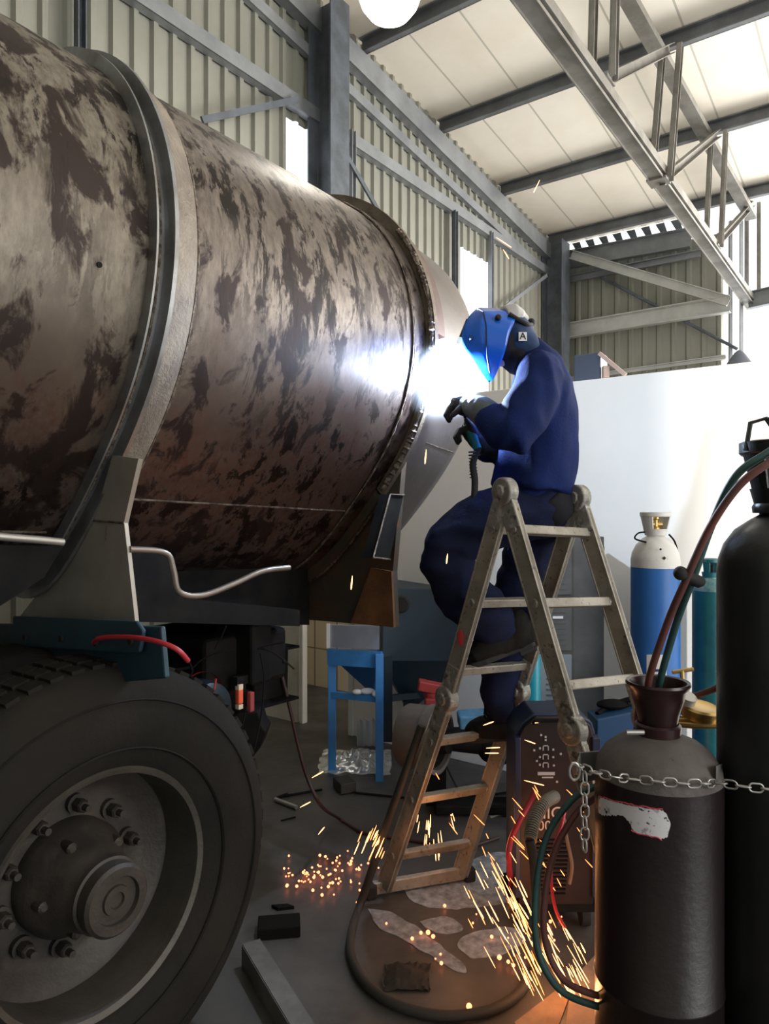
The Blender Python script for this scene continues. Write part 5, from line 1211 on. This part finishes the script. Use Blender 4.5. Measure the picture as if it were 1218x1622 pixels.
# big shower down to the right
for i in range(130):
    t = random.random()**.85; x = 760+t*150+random.gauss(0,22); y = 1385+t*165+random.gauss(0,30)+max(0,.0); L_ = random.uniform(14,62)*(1 if random.random() > .35 else .6)
    sl_ = random.gauss(.50,.07); Yd = random.uniform(2.05,2.5)
    if x+L_*sl_ > 942 or y+L_ > 1590: continue
    Yd = min(Yd, 1.5*F/(y+L_-811)*.97)
    spark(x,y,x+L_*sl_,y+L_,Yd,random.choice((.0011,.0015,.0021)),random.choice((SPY,SPY,SPK)),'orange spark streak in the shower falling before the welding machine','shower of sparks before the welding machine')
for i in range(28):
    x = random.uniform(690,940); y = random.uniform(1240,1400) if x > 760 else random.uniform(1210,1330); L_ = random.uniform(8,24); sl_ = random.uniform(.3,1.1)
    if x+L_*sl_ > 940: continue
    spark(x,y,x+L_*sl_,y+L_,2.35,.0014,SPK,'loose orange spark flying beside the lower ladder','loose sparks beside the lower ladder')
for (x0,y0,x1,y1,lab) in ((558,912,556,934,'lone spark streak before the dark rear saddle'),(709,877,707,893,'lone spark streak before the bent knee'),(675,712,673,735,'lone spark streak before the rear end of the tank'),
        (765,1149,782,1143,'lone level spark streak just under the lower boot'),(842,1146,858,1143,'lone level spark at the top of the welding machine'),(831,1172,848,1178,'lone pale spark left of the machine symbols'),
        (770,1185,792,1184,'lone level spark across the short ladder rail'),(768,1193,790,1193,'lone lower spark across the short ladder rail'),(830,1236,862,1244,'lone long red spark under the machine symbols'),
        (494,1232,512,1222,'lone flat spark on the floor left of the plastic sheet'),(475,1279,492,1270,'lone flat spark on the floor beside the bright pipe'),(504,1322,514,1310,'lone slanting spark above the floor embers'),
        (786,376,810,392,'lone faint spark high on the gable wall'),(797,395,806,410,'lower faint spark high on the gable wall'),(855,285,845,305,'lone faint spark high before the roof lining'),(700,1470,700,1500,'x')):
    if lab == 'x': continue
    Yd = 2.55 if y0 > 600 else 3.4
    tag(spindle('lone_spark', P(x0,y0,Yd), P(x1,y1,Yd), .0028 if 600 < y0 < 1000 else .002, SPY), lab, 'spark')

# ================================================================ ARC
AP = P(697,606,2.80)
mb = MB(); mb.ball(AP, .012, (1.2,1,1.2), seg=16); ARC = emis('arc_flame', (.72,.84,1), 400); tag(mb.build('welding_arc', ARC, smooth=True), 'blinding blue white welding arc at the torch tip', 'welding arc')
# ================================================================ ARC_GLARE around the arc: haze ball added to stand in for glare
fm = bpy.data.materials.new('arc_glare'); fm.use_nodes = True; nt = fm.node_tree; nt.nodes.clear()
out = nt.nodes.new('ShaderNodeOutputMaterial'); vs_ = nt.nodes.new('ShaderNodeVolumeScatter'); vs_.inputs['Color'].default_value = (.8,.88,1,1)
tc = nt.nodes.new('ShaderNodeTexCoord'); ln = nt.nodes.new('ShaderNodeVectorMath'); ln.operation = 'LENGTH'; nt.links.new(tc.outputs['Object'], ln.inputs[0])
mr = nt.nodes.new('ShaderNodeMapRange'); mr.inputs[1].default_value = 0; mr.inputs[2].default_value = .17; mr.inputs[3].default_value = 1; mr.inputs[4].default_value = 0; nt.links.new(ln.outputs['Value'], mr.inputs[0])
pw = nt.nodes.new('ShaderNodeMath'); pw.operation = 'POWER'; pw.inputs[1].default_value = 2; nt.links.new(mr.outputs[0], pw.inputs[0])
ml = nt.nodes.new('ShaderNodeMath'); ml.operation = 'MULTIPLY'; ml.inputs[1].default_value = ARC_GLARE; nt.links.new(pw.outputs[0], ml.inputs[0]); nt.links.new(ml.outputs[0], vs_.inputs['Density']); nt.links.new(vs_.outputs[0], out.inputs['Volume'])
me = bpy.data.meshes.new('arc_glare'); bm = bmesh.new(); bmesh.ops.create_uvsphere(bm, u_segments=20, v_segments=12, radius=.17); bm.to_mesh(me); bm.free(); me.materials.append(fm)
fo = bpy.data.objects.new('arc_glare', me); COL.objects.link(fo); fo.location = AP; tag(fo, 'added bright haze of fume around the welding arc', 'glare', kind='stuff')
# ================================================================ LIGHT
def light(name, kind, loc, energy, col, size=None, rot=None, **k):
    l = bpy.data.lights.new(name, kind); l.energy = energy; l.color = col
    if kind == 'AREA': l.shape = 'RECTANGLE'; l.size, l.size_y = size
    elif size is not None: l.shadow_soft_size = size
    o = bpy.data.objects.new(name, l); COL.objects.link(o); o.location = loc
    if rot is not None: o.rotation_euler = V(rot).to_track_quat('-Z','Y').to_euler()
    return o
light('arc_light', 'POINT', AP+V((.035,-.04,0)), ARC_W, (.55,.72,1), .008)
light('spark_glow', 'POINT', P(885,1500,2.2), 1.6, (1,.42,.15), .05)
light('spark_glow', 'POINT', P(905,1578,1.9), .9, (1,.42,.15), .03)
light('spark_glow', 'POINT', P(725,1320,2.6), 1.3, (1,.40,.14), .06)
light('lamp_light', 'POINT', lampc-V((0,0,.12)), 60, (1,.93,.8), .15)
# daylight from the wide open side and an area light for the unseen right opening
p1 = G*11.6+EE*4.2; light('open_end_daylight', 'AREA', (p1.x,p1.y,3.0), DAY1, (1,.96,.9), (7.5,5), rot=-G-EE*.45)
sd = -EE*.8+G*.6; sd.z = -math.tan(R(14)); light('sun', 'SUN', (6,-4,6), SUN, (1,.97,.92), .01, rot=sd); bpy.data.lights['sun'].angle = R(1.5)
p2 = G*1.4+EE*7.2; light('side_opening_daylight', 'AREA', (p2.x,p2.y,2.9), DAY2, (1,.97,.92), (4.2,4.6), rot=-EE+G*.55)
w = bpy.data.worlds.new('sky'); SC.world = w; w.use_nodes = True
bg = w.node_tree.nodes['Background']; bg.inputs[0].default_value = (.93,.97,1,1); bg.inputs[1].default_value = SKY
# camera
cd = bpy.data.cameras.new('camera'); co = bpy.data.objects.new('camera', cd); COL.objects.link(co); SC.camera = co
co.location = (0,0,H); co.rotation_euler = (R(90),0,0); cd.sensor_fit = 'VERTICAL'; cd.sensor_height = 36; cd.lens = F/1622*36; cd.clip_start = .05
vs = SC.view_settings; vs.view_transform = 'Standard'; vs.look = 'None'; vs.exposure = EXPO; vs.gamma = 1; vs.use_curve_mapping = False
